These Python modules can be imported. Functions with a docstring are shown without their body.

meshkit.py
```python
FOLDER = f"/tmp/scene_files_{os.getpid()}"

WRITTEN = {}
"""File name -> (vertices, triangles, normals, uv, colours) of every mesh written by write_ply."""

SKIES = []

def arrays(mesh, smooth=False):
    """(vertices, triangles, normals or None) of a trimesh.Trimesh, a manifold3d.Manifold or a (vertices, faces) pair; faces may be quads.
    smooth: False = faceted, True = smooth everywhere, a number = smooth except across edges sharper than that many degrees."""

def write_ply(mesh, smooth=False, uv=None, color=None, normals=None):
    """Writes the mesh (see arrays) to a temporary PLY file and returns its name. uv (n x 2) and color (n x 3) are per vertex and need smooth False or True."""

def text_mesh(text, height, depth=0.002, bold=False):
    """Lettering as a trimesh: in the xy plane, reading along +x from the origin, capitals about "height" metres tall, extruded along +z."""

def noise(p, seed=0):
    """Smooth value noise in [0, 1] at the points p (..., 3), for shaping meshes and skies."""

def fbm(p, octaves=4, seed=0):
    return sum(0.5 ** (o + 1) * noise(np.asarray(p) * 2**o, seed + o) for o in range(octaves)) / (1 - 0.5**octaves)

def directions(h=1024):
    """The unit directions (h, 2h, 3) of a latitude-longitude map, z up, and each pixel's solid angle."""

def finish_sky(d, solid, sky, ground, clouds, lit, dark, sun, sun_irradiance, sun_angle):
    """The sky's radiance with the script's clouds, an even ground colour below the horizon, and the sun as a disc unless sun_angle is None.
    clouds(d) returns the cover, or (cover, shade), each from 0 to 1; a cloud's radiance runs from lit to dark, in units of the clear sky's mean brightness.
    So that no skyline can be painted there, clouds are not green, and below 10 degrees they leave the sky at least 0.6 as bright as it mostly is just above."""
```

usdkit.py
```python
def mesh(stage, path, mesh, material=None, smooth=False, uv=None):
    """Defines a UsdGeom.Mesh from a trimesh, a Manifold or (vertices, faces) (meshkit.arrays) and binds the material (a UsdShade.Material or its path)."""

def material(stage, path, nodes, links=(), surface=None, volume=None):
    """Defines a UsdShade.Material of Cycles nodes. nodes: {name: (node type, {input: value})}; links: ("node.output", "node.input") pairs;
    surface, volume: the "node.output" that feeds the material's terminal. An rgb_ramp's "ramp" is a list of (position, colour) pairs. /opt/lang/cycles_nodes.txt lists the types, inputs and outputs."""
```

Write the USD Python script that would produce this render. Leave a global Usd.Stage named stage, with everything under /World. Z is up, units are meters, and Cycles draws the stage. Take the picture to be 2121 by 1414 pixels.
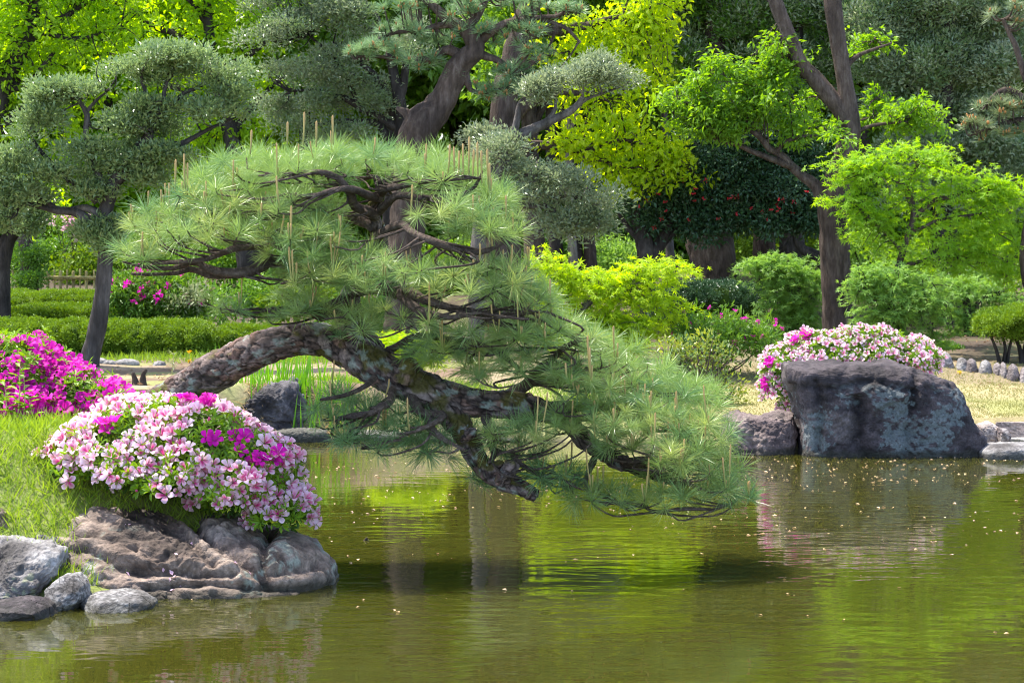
import math, random
import numpy as np, trimesh
import usdkit, meshkit
from scipy.spatial import cKDTree
from pxr import Usd, UsdGeom, UsdLux, UsdShade, Gf, Sdf, Vt

stage = Usd.Stage.CreateInMemory()
UsdGeom.Xform.Define(stage, '/World')
UsdGeom.Scope.Define(stage, '/World/Looks')

# ------------------------------------------------------------------ camera, sky, sun
F, CX, YH, H = 4124.0, 1060.5, 500.0, 2.0       # focal length in photo pixels, optical axis, eye height (m)
cam = UsdGeom.Camera.Define(stage, '/World/camera')
cam.AddTranslateOp().Set((0, 0, H)); cam.AddRotateXOp().Set(90.0)
cam.CreateFocalLengthAttr(70.0); cam.CreateHorizontalApertureAttr(36.0)
cam.CreateVerticalApertureAttr(36.0 * 682 / 1024)
cam.CreateVerticalApertureOffsetAttr(-207.0 / 2121 * 36.0)
cam.CreateClippingRangeAttr((0.1, 2000.0))
cam.CreateFStopAttr(8.0); cam.CreateFocusDistanceAttr(12.8)
cam.CreateExposureAttr(1.62)
SUN = np.array([-0.33, 0.20, 0.90]); SUN = SUN / np.linalg.norm(SUN)
ELEV, ROT = math.asin(SUN[2]), math.atan2(SUN[0], SUN[1])
usdkit.material(stage, '/World/Looks/sky', {
    's': ('sky_texture', {'sky_type': 'single_scattering', 'sun_disc': False, 'sun_elevation': ELEV, 'sun_rotation': ROT, 'air_density': 1.0, 'aerosol_density': 2.0}),
    'b': ('background_shader', {'strength': 0.15})}, [('s.color', 'b.color')], surface='b.background')
dome = UsdLux.DomeLight.Define(stage, '/World/sky')
UsdShade.MaterialBindingAPI.Apply(dome.GetPrim()).Bind(UsdShade.Material.Get(stage, '/World/Looks/sky'))
dome.GetPrim().SetCustomDataByKey('kind', 'structure')
sun = UsdLux.DistantLight.Define(stage, '/World/sun')
sun.CreateIntensityAttr(1.0); sun.CreateAngleAttr(0.5); sun.CreateNormalizeAttr(True); sun.CreateColorAttr((1.0, 0.95, 0.86))
sun.AddTransformOp().Set(Gf.Matrix4d().SetRotate(Gf.Rotation(Gf.Vec3d(0, 0, 1), Gf.Vec3d(*SUN))))

# ------------------------------------------------------------------ helpers
def P(px, py, d): return np.array([(px - CX) * d / F, d, H - (py - YH) * d / F])
def norm(a): return a / np.maximum(np.linalg.norm(a, axis=-1, keepdims=True), 1e-9)
used = {}
def numbered(parent, name):
    k = used.get((parent, name), 0); used[(parent, name)] = k + 1
    return name if k == 0 else f'{name}_{k:03d}'
BASE = {}
def tag(p, label=None, cat=None, group=None, kind=None):
    for k, v in (('label', label), ('category', cat), ('group', group), ('kind', kind)):
        if v: p.SetCustomDataByKey(k, v)
def thing(name, label, cat, base, group=None):
    n = numbered('/World', name)
    x = UsdGeom.Xform.Define(stage, '/World/' + n); b = np.asarray(base, float)
    x.AddTranslateOp().Set(tuple(map(float, b)))
    BASE[str(x.GetPath())] = b
    tag(x.GetPrim(), label, cat, group)
    return x.GetPrim()
def base_of(parent):
    if parent is None: return np.zeros(3)
    q = str(parent.GetPath())
    return BASE.get(q, BASE.get('/'.join(q.split('/')[:3]), np.zeros(3)))
def obj(name, mesh, mat, parent=None, smooth=True, tint=None, label=None, kind=None, cat=None, group=None):
    pp = '/World' if parent is None else str(parent.GetPath())
    path = pp + '/' + numbered(pp, name)
    v = np.asarray(mesh[0], float) - base_of(parent)
    m = usdkit.mesh(stage, path, (v, np.asarray(mesh[1])), M[mat], smooth=smooth)
    if tint is not None:
        UsdGeom.PrimvarsAPI(m).CreatePrimvar('tint', Sdf.ValueTypeNames.Color3fArray, 'vertex').Set(Vt.Vec3fArray.FromNumpy(np.asarray(tint, np.float32)))
    tag(m.GetPrim(), label, cat, group, kind)
    return m.GetPrim()
def merge(ms):
    vs, fs, n = [], [], 0
    for v, f in ms:
        f = np.asarray(f)
        if f.shape[1] == 4: f = np.vstack([f[:, [0, 1, 2]], f[:, [0, 2, 3]]])
        vs.append(v); fs.append(f + n); n += len(v)
    return np.vstack(vs), np.vstack(fs)
def spline(pts, n):
    pts = np.asarray(pts, float)
    if len(pts) < 3: return pts[0] + (pts[-1] - pts[0]) * np.linspace(0, 1, n)[:, None]
    q = np.vstack([2 * pts[0] - pts[1], pts, 2 * pts[-1] - pts[-2]])
    seg = np.linalg.norm(np.diff(pts[:, :3], axis=0), axis=1); cum = np.r_[0, np.cumsum(seg)]
    t = np.linspace(0, cum[-1], n); i = np.clip(np.searchsorted(cum, t, 'right') - 1, 0, len(seg) - 1)
    u = ((t - cum[i]) / seg[i])[:, None]
    a, b, c, d = q[i], q[i + 1], q[i + 2], q[i + 3]
    return 0.5 * (2 * b + (c - a) * u + (2 * a - 5 * b + 4 * c - d) * u ** 2 + (3 * b - a - 3 * c + d) * u ** 3)
def limb(pts, radii, sides=8, n=None, rough=0.12, fs=6.0, seed=0, wig=0.0, cap=True):
    """A tapered, slightly crooked limb: spline through pts, radii per point."""
    pr = np.column_stack([np.asarray(pts, float), radii])
    L = np.linalg.norm(np.diff(pr[:, :3], axis=0), axis=1).sum()
    n = n or max(4, int(L / (np.mean(radii) * 1.6 + 0.02)) + 2)
    s = spline(pr, n); c, r = s[:, :3].copy(), np.maximum(s[:, 3], 0.0012)
    if wig:
        for k in range(3): c[:, k] += wig * (meshkit.noise(np.column_stack([np.linspace(0, L * 5, n), np.full(n, k * 7.1), np.full(n, seed * 3.3)])) - 0.5) * np.minimum(1, np.linspace(0, 6, n))
    t = norm(np.gradient(c, axis=0))
    ref = np.array([0, 0, 1.0]) if abs(t[0, 2]) < 0.9 else np.array([0, 1.0, 0])
    u = np.zeros_like(t); u[0] = norm(np.cross(t[0], ref))
    for i in range(1, n):
        w = u[i - 1] - t[i] * np.dot(u[i - 1], t[i]); u[i] = w / (np.linalg.norm(w) + 1e-9)
    b = np.cross(t, u); a = np.arange(sides) * 2 * np.pi / sides
    ring = np.cos(a)[None, :, None] * u[:, None] + np.sin(a)[None, :, None] * b[:, None]
    v = c[:, None] + ring * r[:, None, None]
    if rough: v = c[:, None] + ring * (r[:, None] * (1 - rough + 2 * rough * meshkit.fbm(v.reshape(-1, 3) * fs + seed * 11.3, 3).reshape(n, sides)))[..., None]
    i, j = np.meshgrid(np.arange(n - 1), np.arange(sides), indexing='ij')
    f = np.stack([i * sides + j, i * sides + (j + 1) % sides, (i + 1) * sides + (j + 1) % sides, (i + 1) * sides + j], -1).reshape(-1, 4)
    v = v.reshape(-1, 3); f = np.vstack([f[:, [0, 1, 2]], f[:, [0, 2, 3]]])
    if cap:
        v = np.vstack([v, c[-1] + t[-1] * r[-1] * 0.5, c[0]]); k = len(v) - 2; o = (n - 1) * sides
        f = np.vstack([f, [[o + q, o + (q + 1) % sides, k] for q in range(sides)], [[(q + 1) % sides, q, k + 1] for q in range(sides)]])
    return v, f
def plimb(p, d, **kw):
    """limb from photo-pixel points: p = [(px, py, width_px[, d])...]"""
    pts = [P(q[0], q[1], q[3] if len(q) > 3 else d) for q in p]
    return limb(pts, [q[2] * 0.5 * (q[3] if len(q) > 3 else d) / F for q in p], **kw)

# ---- leaves
def rotz_frames(axis, normal):
    x = norm(axis); z = norm(normal - x * (x * normal).sum(-1, keepdims=True)); y = np.cross(z, x)
    return np.stack([x, y, z], -1)
def leaf_shape(kind, L, W):
    if kind == 'oval':
        v = [(0, 0, 0), (.45, .5, .10), (1, 0, -.08), (.45, -.5, .10)]; f = [(0, 3, 2), (0, 2, 1)]
    elif kind == 'lance':
        v = [(0, 0, 0), (.3, .36, .07), (.68, .42, .07), (1, 0, -.06), (.68, -.42, .07), (.3, -.36, .07), (.5, 0, 0.0)]
        f = [(0, 6, 1), (1, 6, 2), (2, 6, 3), (3, 6, 4), (4, 6, 5), (5, 6, 0)]
    elif kind == 'maple':
        v, f = [(0.28, 0, 0)], []
        for a, l in ((-1.75, .45), (-.85, .72), (0, .78), (.85, .72), (1.75, .45)):
            k = len(v); da = .30
            v += [(0.28 + .26 * math.cos(a - da), .26 * math.sin(a - da), .02), (0.28 + l * math.cos(a), l * math.sin(a), -.06), (0.28 + .26 * math.cos(a + da), .26 * math.sin(a + da), .02)]
            f += [(0, k, k + 1), (0, k + 1, k + 2)]
        v = np.array(v); return v * [L, W * 1.0, L], np.array(f)
    elif kind == 'strip':
        v = [(0, .5, 0), (0, -.5, 0), (.55, .42, .0), (.55, -.42, .0), (1, 0, -.06)]; f = [(0, 1, 3), (0, 3, 2), (2, 3, 4)]
    v = np.array(v, float) * [L, W, L]
    return v, np.array(f)
def leaves(kind, pos, axis, normal, L, W, scale=None):
    lv, lf = leaf_shape(kind, L, W)
    R = rotz_frames(axis, normal); n = len(pos)
    s = np.ones(n) if scale is None else scale
    v = np.einsum('nij,kj->nki', R, lv) * s[:, None, None] + pos[:, None]
    f = lf[None] + (np.arange(n) * len(lv))[:, None, None]
    return v.reshape(-1, 3), f.reshape(-1, 3)
def clump(rng, kind, n, R, L, W, flat=0.6, tilt=0.6, up=0.25, droop=0.0):
    d = norm(rng.normal(size=(n, 3))); p = d * (rng.random((n, 1)) ** 0.45) * R * np.array([1, 1, flat])
    ax = norm(p / R + rng.normal(size=(n, 3)) * 0.5 + np.array([0, 0, up - droop]))
    nm = norm(np.array([0, 0, 1.0]) + rng.normal(size=(n, 3)) * tilt)
    return leaves(kind, p, ax, nm, L, W, rng.uniform(0.7, 1.25, n))
def quats(R):
    out = []
    for r in R:
        m = Gf.Matrix3d(*[float(r[j][i]) for i in range(3) for j in range(3)])
        q = m.ExtractRotation().GetQuat(); out.append(Gf.Quath(float(q.GetReal()), *[float(x) for x in q.GetImaginary()]))
    return Vt.QuathArray(out)
def scatter(parent, name, protos, mat, pos, dirs, scale, rng, kind='stuff', label=None, top=None):
    pp = '/World' if parent is None else str(parent.GetPath())
    path = pp + '/' + numbered(pp, name)
    pi = UsdGeom.PointInstancer.Define(stage, path); b = base_of(parent)
    rel = pi.CreatePrototypesRel()
    for k, pr in enumerate(protos):
        q = f'{path}/piece_{k:03d}' if k else f'{path}/piece'
        usdkit.mesh(stage, q, pr, M[mat if isinstance(mat, str) else mat[k % len(mat)]], smooth=False); rel.AddTarget(q)
    n = len(pos); COUNT[name] = COUNT.get(name, 0) + n
    z = norm(dirs); a = norm(rng.normal(size=(n, 3))); x = norm(np.cross(a, z)); y = np.cross(z, x)
    pi.CreatePositionsAttr(Vt.Vec3fArray.FromNumpy((pos - b).astype(np.float32)))
    pi.CreateOrientationsAttr(quats(np.stack([x, y, z], -1)))
    s = np.repeat(np.asarray(scale, np.float32)[:, None], 3, 1)
    pi.CreateScalesAttr(Vt.Vec3fArray.FromNumpy(s))
    pi.CreateProtoIndicesAttr(Vt.IntArray.FromNumpy(rng.integers(0, len(protos), n).astype(np.int32)))
    tag(pi.GetPrim(), label, None, None, kind)
    if top: tag(pi.GetPrim(), **top)
    return pi.GetPrim()
def pad_points(rng, pads, d, R, dens=1.0, under=0.35, rough=0.35, fill=0.35, lobes=0, stray=0.0):
    """points and outward directions on the shells of pads (px, py, rx, ry[, d[, depth radius m]])"""
    pos, dr, items = [], [], []
    for q in pads:
        dd = q[4] if len(q) > 4 and q[4] else d
        c = P(q[0], q[1], dd); rx, rz = q[2] * dd / F, q[3] * dd / F
        ry = q[5] if len(q) > 5 else max(0.75 * rx, rz)
        if lobes:
            A = np.array([rx, ry, rz])
            for _ in range(lobes):
                u = norm(rng.normal(size=3)); u[2] = u[2] if rng.random() < .35 else abs(u[2]); k = rng.uniform(.36, .62)
                items.append((c + u * A * rng.uniform(.45, 1.0), *(A * k * [1.05, 1.05, .8])))
        else: items.append((c, rx, ry, rz))
    for c, rx, ry, rz in items:
        area = 4 * np.pi * (((rx * ry) ** 1.6 + (rx * rz) ** 1.6 + (ry * rz) ** 1.6) / 3) ** (1 / 1.6)
        n = max(6, int(dens * area / (R * R * 1.6)))
        u = norm(rng.normal(size=(n, 3)))
        low = (u[:, 2] < 0) & (rng.random(n) > under); u[low, 2] *= -1
        lump = 1 - rough + 2 * rough * meshkit.fbm(u * 2.2 + c * 0.7, 2)
        rad = np.where(rng.random(n) < fill, rng.random(n) ** 0.5, rng.uniform(0.85, 1.06, n)) * lump
        if stray: rad = np.where(rng.random(n) < stray, rng.uniform(1.0, 1.55, n), rad)
        p = u * rad[:, None] * [rx, ry, rz]
        p[:, 2] = np.where(p[:, 2] < 0, p[:, 2] * 0.7, p[:, 2])
        pos.append(c + p); dr.append(norm(u / np.array([rx, ry, rz]) * min(rx, ry, rz)))
    return np.vstack(pos), np.vstack(dr)
def thin(p, r, rng):
    """keep points that are at least r apart"""
    order = rng.permutation(len(p)); t = cKDTree(p); keep = np.ones(len(p), bool)
    for i in order:
        if keep[i]:
            for j in t.query_ball_point(p[i], r):
                if j != i: keep[j] = False
    return np.flatnonzero(keep)

# ------------------------------------------------------------------ materials
M = {}; COUNT = {}
def leafmat(name, cols, trans=0.4, rough=0.45, spec=0.5, tgain=1.5, tcol=None):
    n = len(cols); ramp = [(k / max(n - 1, 1), c) for k, c in enumerate(cols)]
    M[name] = usdkit.material(stage, '/World/Looks/' + name, {
        'g': ('geometry', {}), 'o': ('object_info', {}),
        'm': ('math', {'math_type': 'multiply_add', 'value2': 0.45}), 'fr': ('math', {'math_type': 'fraction'}),
        'r': ('rgb_ramp', {'ramp': ramp}),
        'h': ('hsv', {'hue': 0.485, 'saturation': 1.1, 'value': tgain}),
        'p': ('principled_bsdf', {'roughness': rough, 'specular_ior_level': spec}),
        't': ('translucent_bsdf', {}), 'x': ('mix_closure', {'fac': trans})},
        [('o.random', 'm.value1'), ('g.random_per_island', 'm.value3'), ('m.value', 'fr.value1'), ('fr.value', 'r.fac'), ('r.color', 'p.base_color'),
         ('r.color', 'h.color'), ('h.color', 't.color'), ('p.BSDF', 'x.closure1'), ('t.BSDF', 'x.closure2')], surface='x.closure')
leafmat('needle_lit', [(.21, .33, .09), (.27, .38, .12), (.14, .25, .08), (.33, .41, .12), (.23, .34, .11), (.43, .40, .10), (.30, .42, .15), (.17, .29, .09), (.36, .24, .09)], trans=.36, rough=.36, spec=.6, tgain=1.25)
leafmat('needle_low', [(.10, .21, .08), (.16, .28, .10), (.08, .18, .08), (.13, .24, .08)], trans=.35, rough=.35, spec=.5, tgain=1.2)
leafmat('needle_blue', [(.15, .26, .12), (.21, .33, .15), (.12, .22, .11), (.27, .36, .15)], trans=.35, rough=.38, spec=.5, tgain=1.2)
leafmat('needle_pale', [(.14, .20, .09), (.20, .25, .12), (.12, .18, .08)], trans=.2, rough=.38, spec=.5)
leafmat('lime_leaf', [(.20, .34, .02), (.27, .42, .03), (.15, .28, .018), (.34, .46, .035)], trans=.62, rough=.5, spec=.3, tgain=1.9)
leafmat('yellow_leaf', [(.34, .47, .016), (.43, .55, .025), (.26, .40, .016), (.50, .56, .05), (.20, .32, .02)], trans=.62, rough=.5, spec=.3, tgain=1.7)
leafmat('maple_yellow', [(.25, .40, .014), (.34, .47, .02), (.18, .33, .014), (.42, .48, .04)], trans=.5, rough=.5, spec=.3, tgain=1.7)
leafmat('maple_green', [(.18, .34, .025), (.25, .42, .03), (.13, .27, .022), (.33, .47, .04)], trans=.48, rough=.5, spec=.35, tgain=1.8)
leafmat('maple_mound', [(.15, .29, .05), (.21, .36, .07), (.10, .22, .04), (.28, .42, .11)], trans=.42, rough=.45, spec=.4, tgain=1.6)
leafmat('spring_leaf', [(.13, .26, .025), (.18, .32, .03), (.09, .20, .022), (.24, .38, .035), (.30, .42, .04)], trans=.48, rough=.5, spec=.35, tgain=1.8)
leafmat('glossy_leaf', [(.14, .22, .075), (.21, .30, .12), (.10, .17, .06), (.28, .35, .16), (.17, .27, .08)], trans=.32, rough=.3, spec=.9, tgain=1.4)
leafmat('grey_leaf', [(.18, .24, .12), (.26, .31, .18), (.13, .19, .085), (.33, .36, .22), (.22, .30, .10)], trans=.36, rough=.32, spec=.8, tgain=1.3)
leafmat('glint_leaf', [(.29, .36, .19), (.40, .45, .29), (.20, .28, .13), (.50, .52, .35), (.33, .42, .17), (.40, .34, .18)], trans=.36, rough=.3, spec=.9, tgain=1.3)
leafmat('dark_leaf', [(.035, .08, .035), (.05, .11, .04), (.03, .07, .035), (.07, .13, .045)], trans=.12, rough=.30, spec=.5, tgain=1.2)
leafmat('wood_leaf', [(.10, .20, .025), (.15, .28, .03), (.07, .15, .025), (.21, .35, .04)], trans=.5, rough=.45, spec=.4, tgain=1.5)
leafmat('hedge_leaf', [(.10, .19, .012), (.15, .25, .015), (.07, .14, .010), (.20, .29, .02)], trans=.25, rough=.5, spec=.3, tgain=1.6)
leafmat('bush_leaf', [(.09, .20, .025), (.13, .26, .03), (.06, .15, .02), (.18, .30, .05), (.24, .34, .04)], trans=.35, rough=.42, spec=.4, tgain=1.5)
leafmat('azalea_leaf', [(.13, .26, .015), (.19, .34, .02), (.09, .19, .015), (.28, .42, .025), (.36, .48, .03)], trans=.38, rough=.42, spec=.4, tgain=1.5)
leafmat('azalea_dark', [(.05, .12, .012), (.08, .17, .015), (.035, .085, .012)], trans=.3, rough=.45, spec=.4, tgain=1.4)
leafmat('pale_leaf', [(.30, .34, .17), (.20, .26, .12), (.36, .38, .20)], trans=.25, rough=.4, spec=.5, tgain=1.2)
leafmat('tea_leaf', [(.14, .22, .03), (.10, .17, .04), (.30, .36, .04), (.36, .33, .03), (.07, .12, .05), (.20, .30, .04)], trans=.3, rough=.2, spec=1.0, tgain=1.4)
leafmat('grass_blade', [(.17, .29, .03), (.24, .35, .04), (.12, .22, .025), (.32, .37, .07), (.36, .33, .11), (.20, .31, .03)], trans=.42, rough=.5, spec=.3, tgain=1.5)
leafmat('lawn_blade', [(.31, .26, .13), (.26, .25, .09), (.18, .24, .05), (.36, .30, .17), (.28, .23, .11), (.14, .22, .04)], trans=.3, rough=.6, spec=.2, tgain=1.2)
leafmat('reed_blade', [(.10, .28, .015), (.15, .34, .02), (.20, .38, .03)], trans=.45, rough=.4, spec=.4, tgain=1.6)
leafmat('straw', [(.36, .27, .13), (.28, .19, .08), (.44, .35, .18)], trans=.25, rough=.6, spec=.2)
leafmat('petal_pink_far', [(.80, .48, .62), (.86, .58, .70), (.74, .38, .54)], trans=.35, rough=.55, spec=.2, tgain=1.05)
leafmat('magenta', [(.62, .012, .36), (.70, .02, .44), (.52, .008, .30)], trans=.35, rough=.5, spec=.25, tgain=1.2)
leafmat('red_flower', [(.45, .015, .02), (.35, .01, .02)], trans=.15, rough=.5, spec=.3)
leafmat('cone_brown', [(.42, .20, .07), (.34, .15, .05)], trans=.05, rough=.6, spec=.2)
leafmat('yellow_flower', [(.75, .50, .01), (.7, .45, .01)], trans=.2, rough=.5, spec=.2)
leafmat('dead_leaf', [(.22, .13, .07), (.30, .20, .11), (.14, .08, .045), (.36, .27, .16)], trans=.1, rough=.7, spec=.2)
leafmat('litter_leaf', [(.62, .45, .36), (.55, .38, .22), (.70, .58, .50), (.40, .22, .10)], trans=.1, rough=.6, spec=.2)
def tintmat(name, rough=0.85, spec=0.25, scale=40.0, var=0.35, bump=0.3, bdist=0.01, trans=0.0):
    nodes = {'a': ('attribute', {'attribute': 'tint'}), 'g': ('geometry', {}), 'n': ('noise_texture', {'scale': scale, 'detail': 6.0, 'roughness': 0.65}),
             'mr': ('map_range', {'from_min': 0.25, 'from_max': 0.75, 'to_min': 1 - var, 'to_max': 1 + var}),
             'c': ('combine_xyz', {}), 'mu': ('vector_math', {'math_type': 'multiply'}), 'b': ('bump', {'strength': bump, 'distance': bdist}),
             'p': ('principled_bsdf', {'roughness': rough, 'specular_ior_level': spec})}
    links = [('g.position', 'n.vector'), ('n.fac', 'mr.value'), ('mr.result', 'c.x'), ('mr.result', 'c.y'), ('mr.result', 'c.z'), ('a.color', 'mu.vector1'), ('c.vector', 'mu.vector2'),
             ('mu.vector', 'p.base_color'), ('n.fac', 'b.height'), ('b.normal', 'p.normal')]
    if trans:
        nodes['t'] = ('translucent_bsdf', {}); nodes['x'] = ('mix_closure', {'fac': trans})
        M[name] = usdkit.material(stage, '/World/Looks/' + name, nodes, links + [('mu.vector', 't.color'), ('p.BSDF', 'x.closure1'), ('t.BSDF', 'x.closure2')], surface='x.closure')
    else:
        M[name] = usdkit.material(stage, '/World/Looks/' + name, nodes, links, surface='p.BSDF')
tintmat('ground_soil', scale=22.0, var=0.3, bump=0.5, bdist=0.03)
tintmat('pine_bark', scale=70.0, var=0.45, bump=0.6, bdist=0.012, rough=.9, spec=.2)
tintmat('stone', scale=48.0, var=0.5, bump=0.9, bdist=0.018, rough=.78, spec=.28)
tintmat('petal', scale=30.0, var=0.04, bump=0.0, rough=.55, spec=.2, trans=.5)
tintmat('candle', scale=120.0, var=0.2, bump=0.3, bdist=0.004, rough=.7, spec=.2)
def barkmat(name, c1, c2, c3, sc=9.0, stretch=(1, 1, .25)):
    M[name] = usdkit.material(stage, '/World/Looks/' + name, {
        'g': ('geometry', {}), 'mp': ('mapping', {'scale': stretch}), 'n': ('noise_texture', {'scale': sc, 'detail': 8.0, 'roughness': 0.7}),
        'n2': ('noise_texture', {'scale': 1.7, 'detail': 4.0}), 'r': ('rgb_ramp', {'ramp': [(.3, c1), (.5, c2), (.7, c3)]}),
        'mr': ('map_range', {'from_min': .35, 'from_max': .65, 'to_min': .65, 'to_max': 1.35}), 'cx': ('combine_xyz', {}), 'mu': ('vector_math', {'math_type': 'multiply'}),
        'b': ('bump', {'strength': 1.0, 'distance': .06}), 'p': ('principled_bsdf', {'roughness': .9, 'specular_ior_level': .2})},
        [('g.position', 'mp.vector'), ('mp.vector', 'n.vector'), ('g.position', 'n2.vector'), ('n.fac', 'r.fac'), ('n2.fac', 'mr.value'), ('mr.result', 'cx.x'), ('mr.result', 'cx.y'), ('mr.result', 'cx.z'),
         ('r.color', 'mu.vector1'), ('cx.vector', 'mu.vector2'), ('mu.vector', 'p.base_color'), ('n.fac', 'b.height'), ('b.normal', 'p.normal')], surface='p.BSDF')
barkmat('bark_brown', (.028, .020, .015), (.075, .053, .042), (.145, .112, .092), sc=14.0)
barkmat('bark_grey', (.03, .026, .023), (.085, .074, .068), (.17, .15, .14), sc=10.0)
barkmat('bark_slate', (.018, .015, .013), (.05, .043, .039), (.12, .105, .098), sc=7.0)
barkmat('bark_dark', (.015, .012, .010), (.04, .032, .027), (.08, .066, .057), sc=12.0)
barkmat('bark_pale', (.16, .13, .11), (.26, .22, .18), (.36, .31, .26), sc=12.0)
barkmat('twig_bark', (.05, .035, .028), (.11, .08, .065), (.19, .15, .125), sc=30.0, stretch=(1, 1, 1))
barkmat('twig_grey', (.12, .105, .10), (.21, .185, .18), (.30, .27, .26), sc=30.0, stretch=(1, 1, 1))
barkmat('bamboo', (.30, .24, .09), (.42, .35, .14), (.50, .42, .18), sc=8.0)
M['water'] = usdkit.material(stage, '/World/Looks/water', {
    'g': ('geometry', {}), 'm1': ('mapping', {'scale': (0.35, 1.0, 1.0)}), 'm2': ('mapping', {'scale': (0.25, 1.0, 1.0), 'rotation': (0, 0, 0.12)}),
    'n1': ('noise_texture', {'scale': 9.0, 'detail': 2.0, 'roughness': .45, 'distortion': .3}), 'n2': ('noise_texture', {'scale': 1.9, 'detail': 2.0}),
    'n3': ('noise_texture', {'scale': .35, 'detail': 2.0}), 'amp': ('map_range', {'from_min': .38, 'from_max': .62, 'to_min': .25, 'to_max': 1.0}),
    'h': ('math', {'math_type': 'multiply_add', 'value2': .017}), 'h2': ('math', {'math_type': 'multiply', 'value2': .030}),
    'ha': ('math', {'math_type': 'multiply'}),
    'b': ('bump', {'strength': 1.0, 'distance': 0.27}),
    'p': ('principled_bsdf', {'base_color': (.034, .034, .005), 'roughness': .03, 'subsurface_weight': 1.0, 'subsurface_method': 'burley', 'subsurface_scale': .5, 'subsurface_radius': (1.0, .9, .5), 'ior': 1.5, 'specular_ior_level': .5})},
    [('g.position', 'm1.vector'), ('g.position', 'm2.vector'), ('m1.vector', 'n1.vector'), ('m2.vector', 'n2.vector'), ('g.position', 'n3.vector'), ('n3.fac', 'amp.value'),
     ('n2.fac', 'h2.value1'), ('n1.fac', 'h.value1'), ('h2.value', 'h.value3'), ('h.value', 'ha.value1'), ('amp.result', 'ha.value2'), ('ha.value', 'b.height'), ('b.normal', 'p.normal')], surface='p.BSDF')

# ------------------------------------------------------------------ ground and water
shore = np.array([(-60, 9.6), (-8, 10.2), (-2.9, 10.9), (-2.4, 11.05), (-1.95, 11.35), (-1.5, 11.55), (-1.28, 11.8), (-1.24, 12.1), (-1.4, 12.6), (-1.75, 13.6), (-2.2, 15.5), (-2.75, 18.2),
                  (-2.7, 19.7), (-2.2, 20.05), (-1.0, 20.2), (0.4, 20.0), (1.8, 19.3), (2.6, 18.95), (4.4, 18.9), (4.9, 18.75), (8, 18.6), (14, 18.8), (22, 17), (26, 10), (22, 3.2), (6, 2.4), (-6, 2.2), (-30, 3.0), (-60, 4.0)])
def inside(xy, poly):
    x, y = xy[:, 0], xy[:, 1]; c = np.zeros(len(xy), bool); q = np.roll(poly, 1, 0)
    for (x1, y1), (x2, y2) in zip(poly, q):
        k = (y1 > y) != (y2 > y); c ^= k & (x < (x2 - x1) * (y - y1) / (y2 - y1 + 1e-12) + x1)
    return c
def shore_dist(xy):
    d = np.full(len(xy), 1e9); q = np.roll(shore, -1, 0)
    for a, b in zip(shore, q):
        ab = b - a; t = np.clip(((xy - a) @ ab) / (ab @ ab), 0, 1); d = np.minimum(d, np.linalg.norm(xy - a - t[:, None] * ab, axis=1))
    return np.where(inside(xy, shore), -d, d)
def sstep(a, b, x):
    t = np.clip((x - a) / (b - a), 0, 1); return t * t * (3 - 2 * t)
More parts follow.
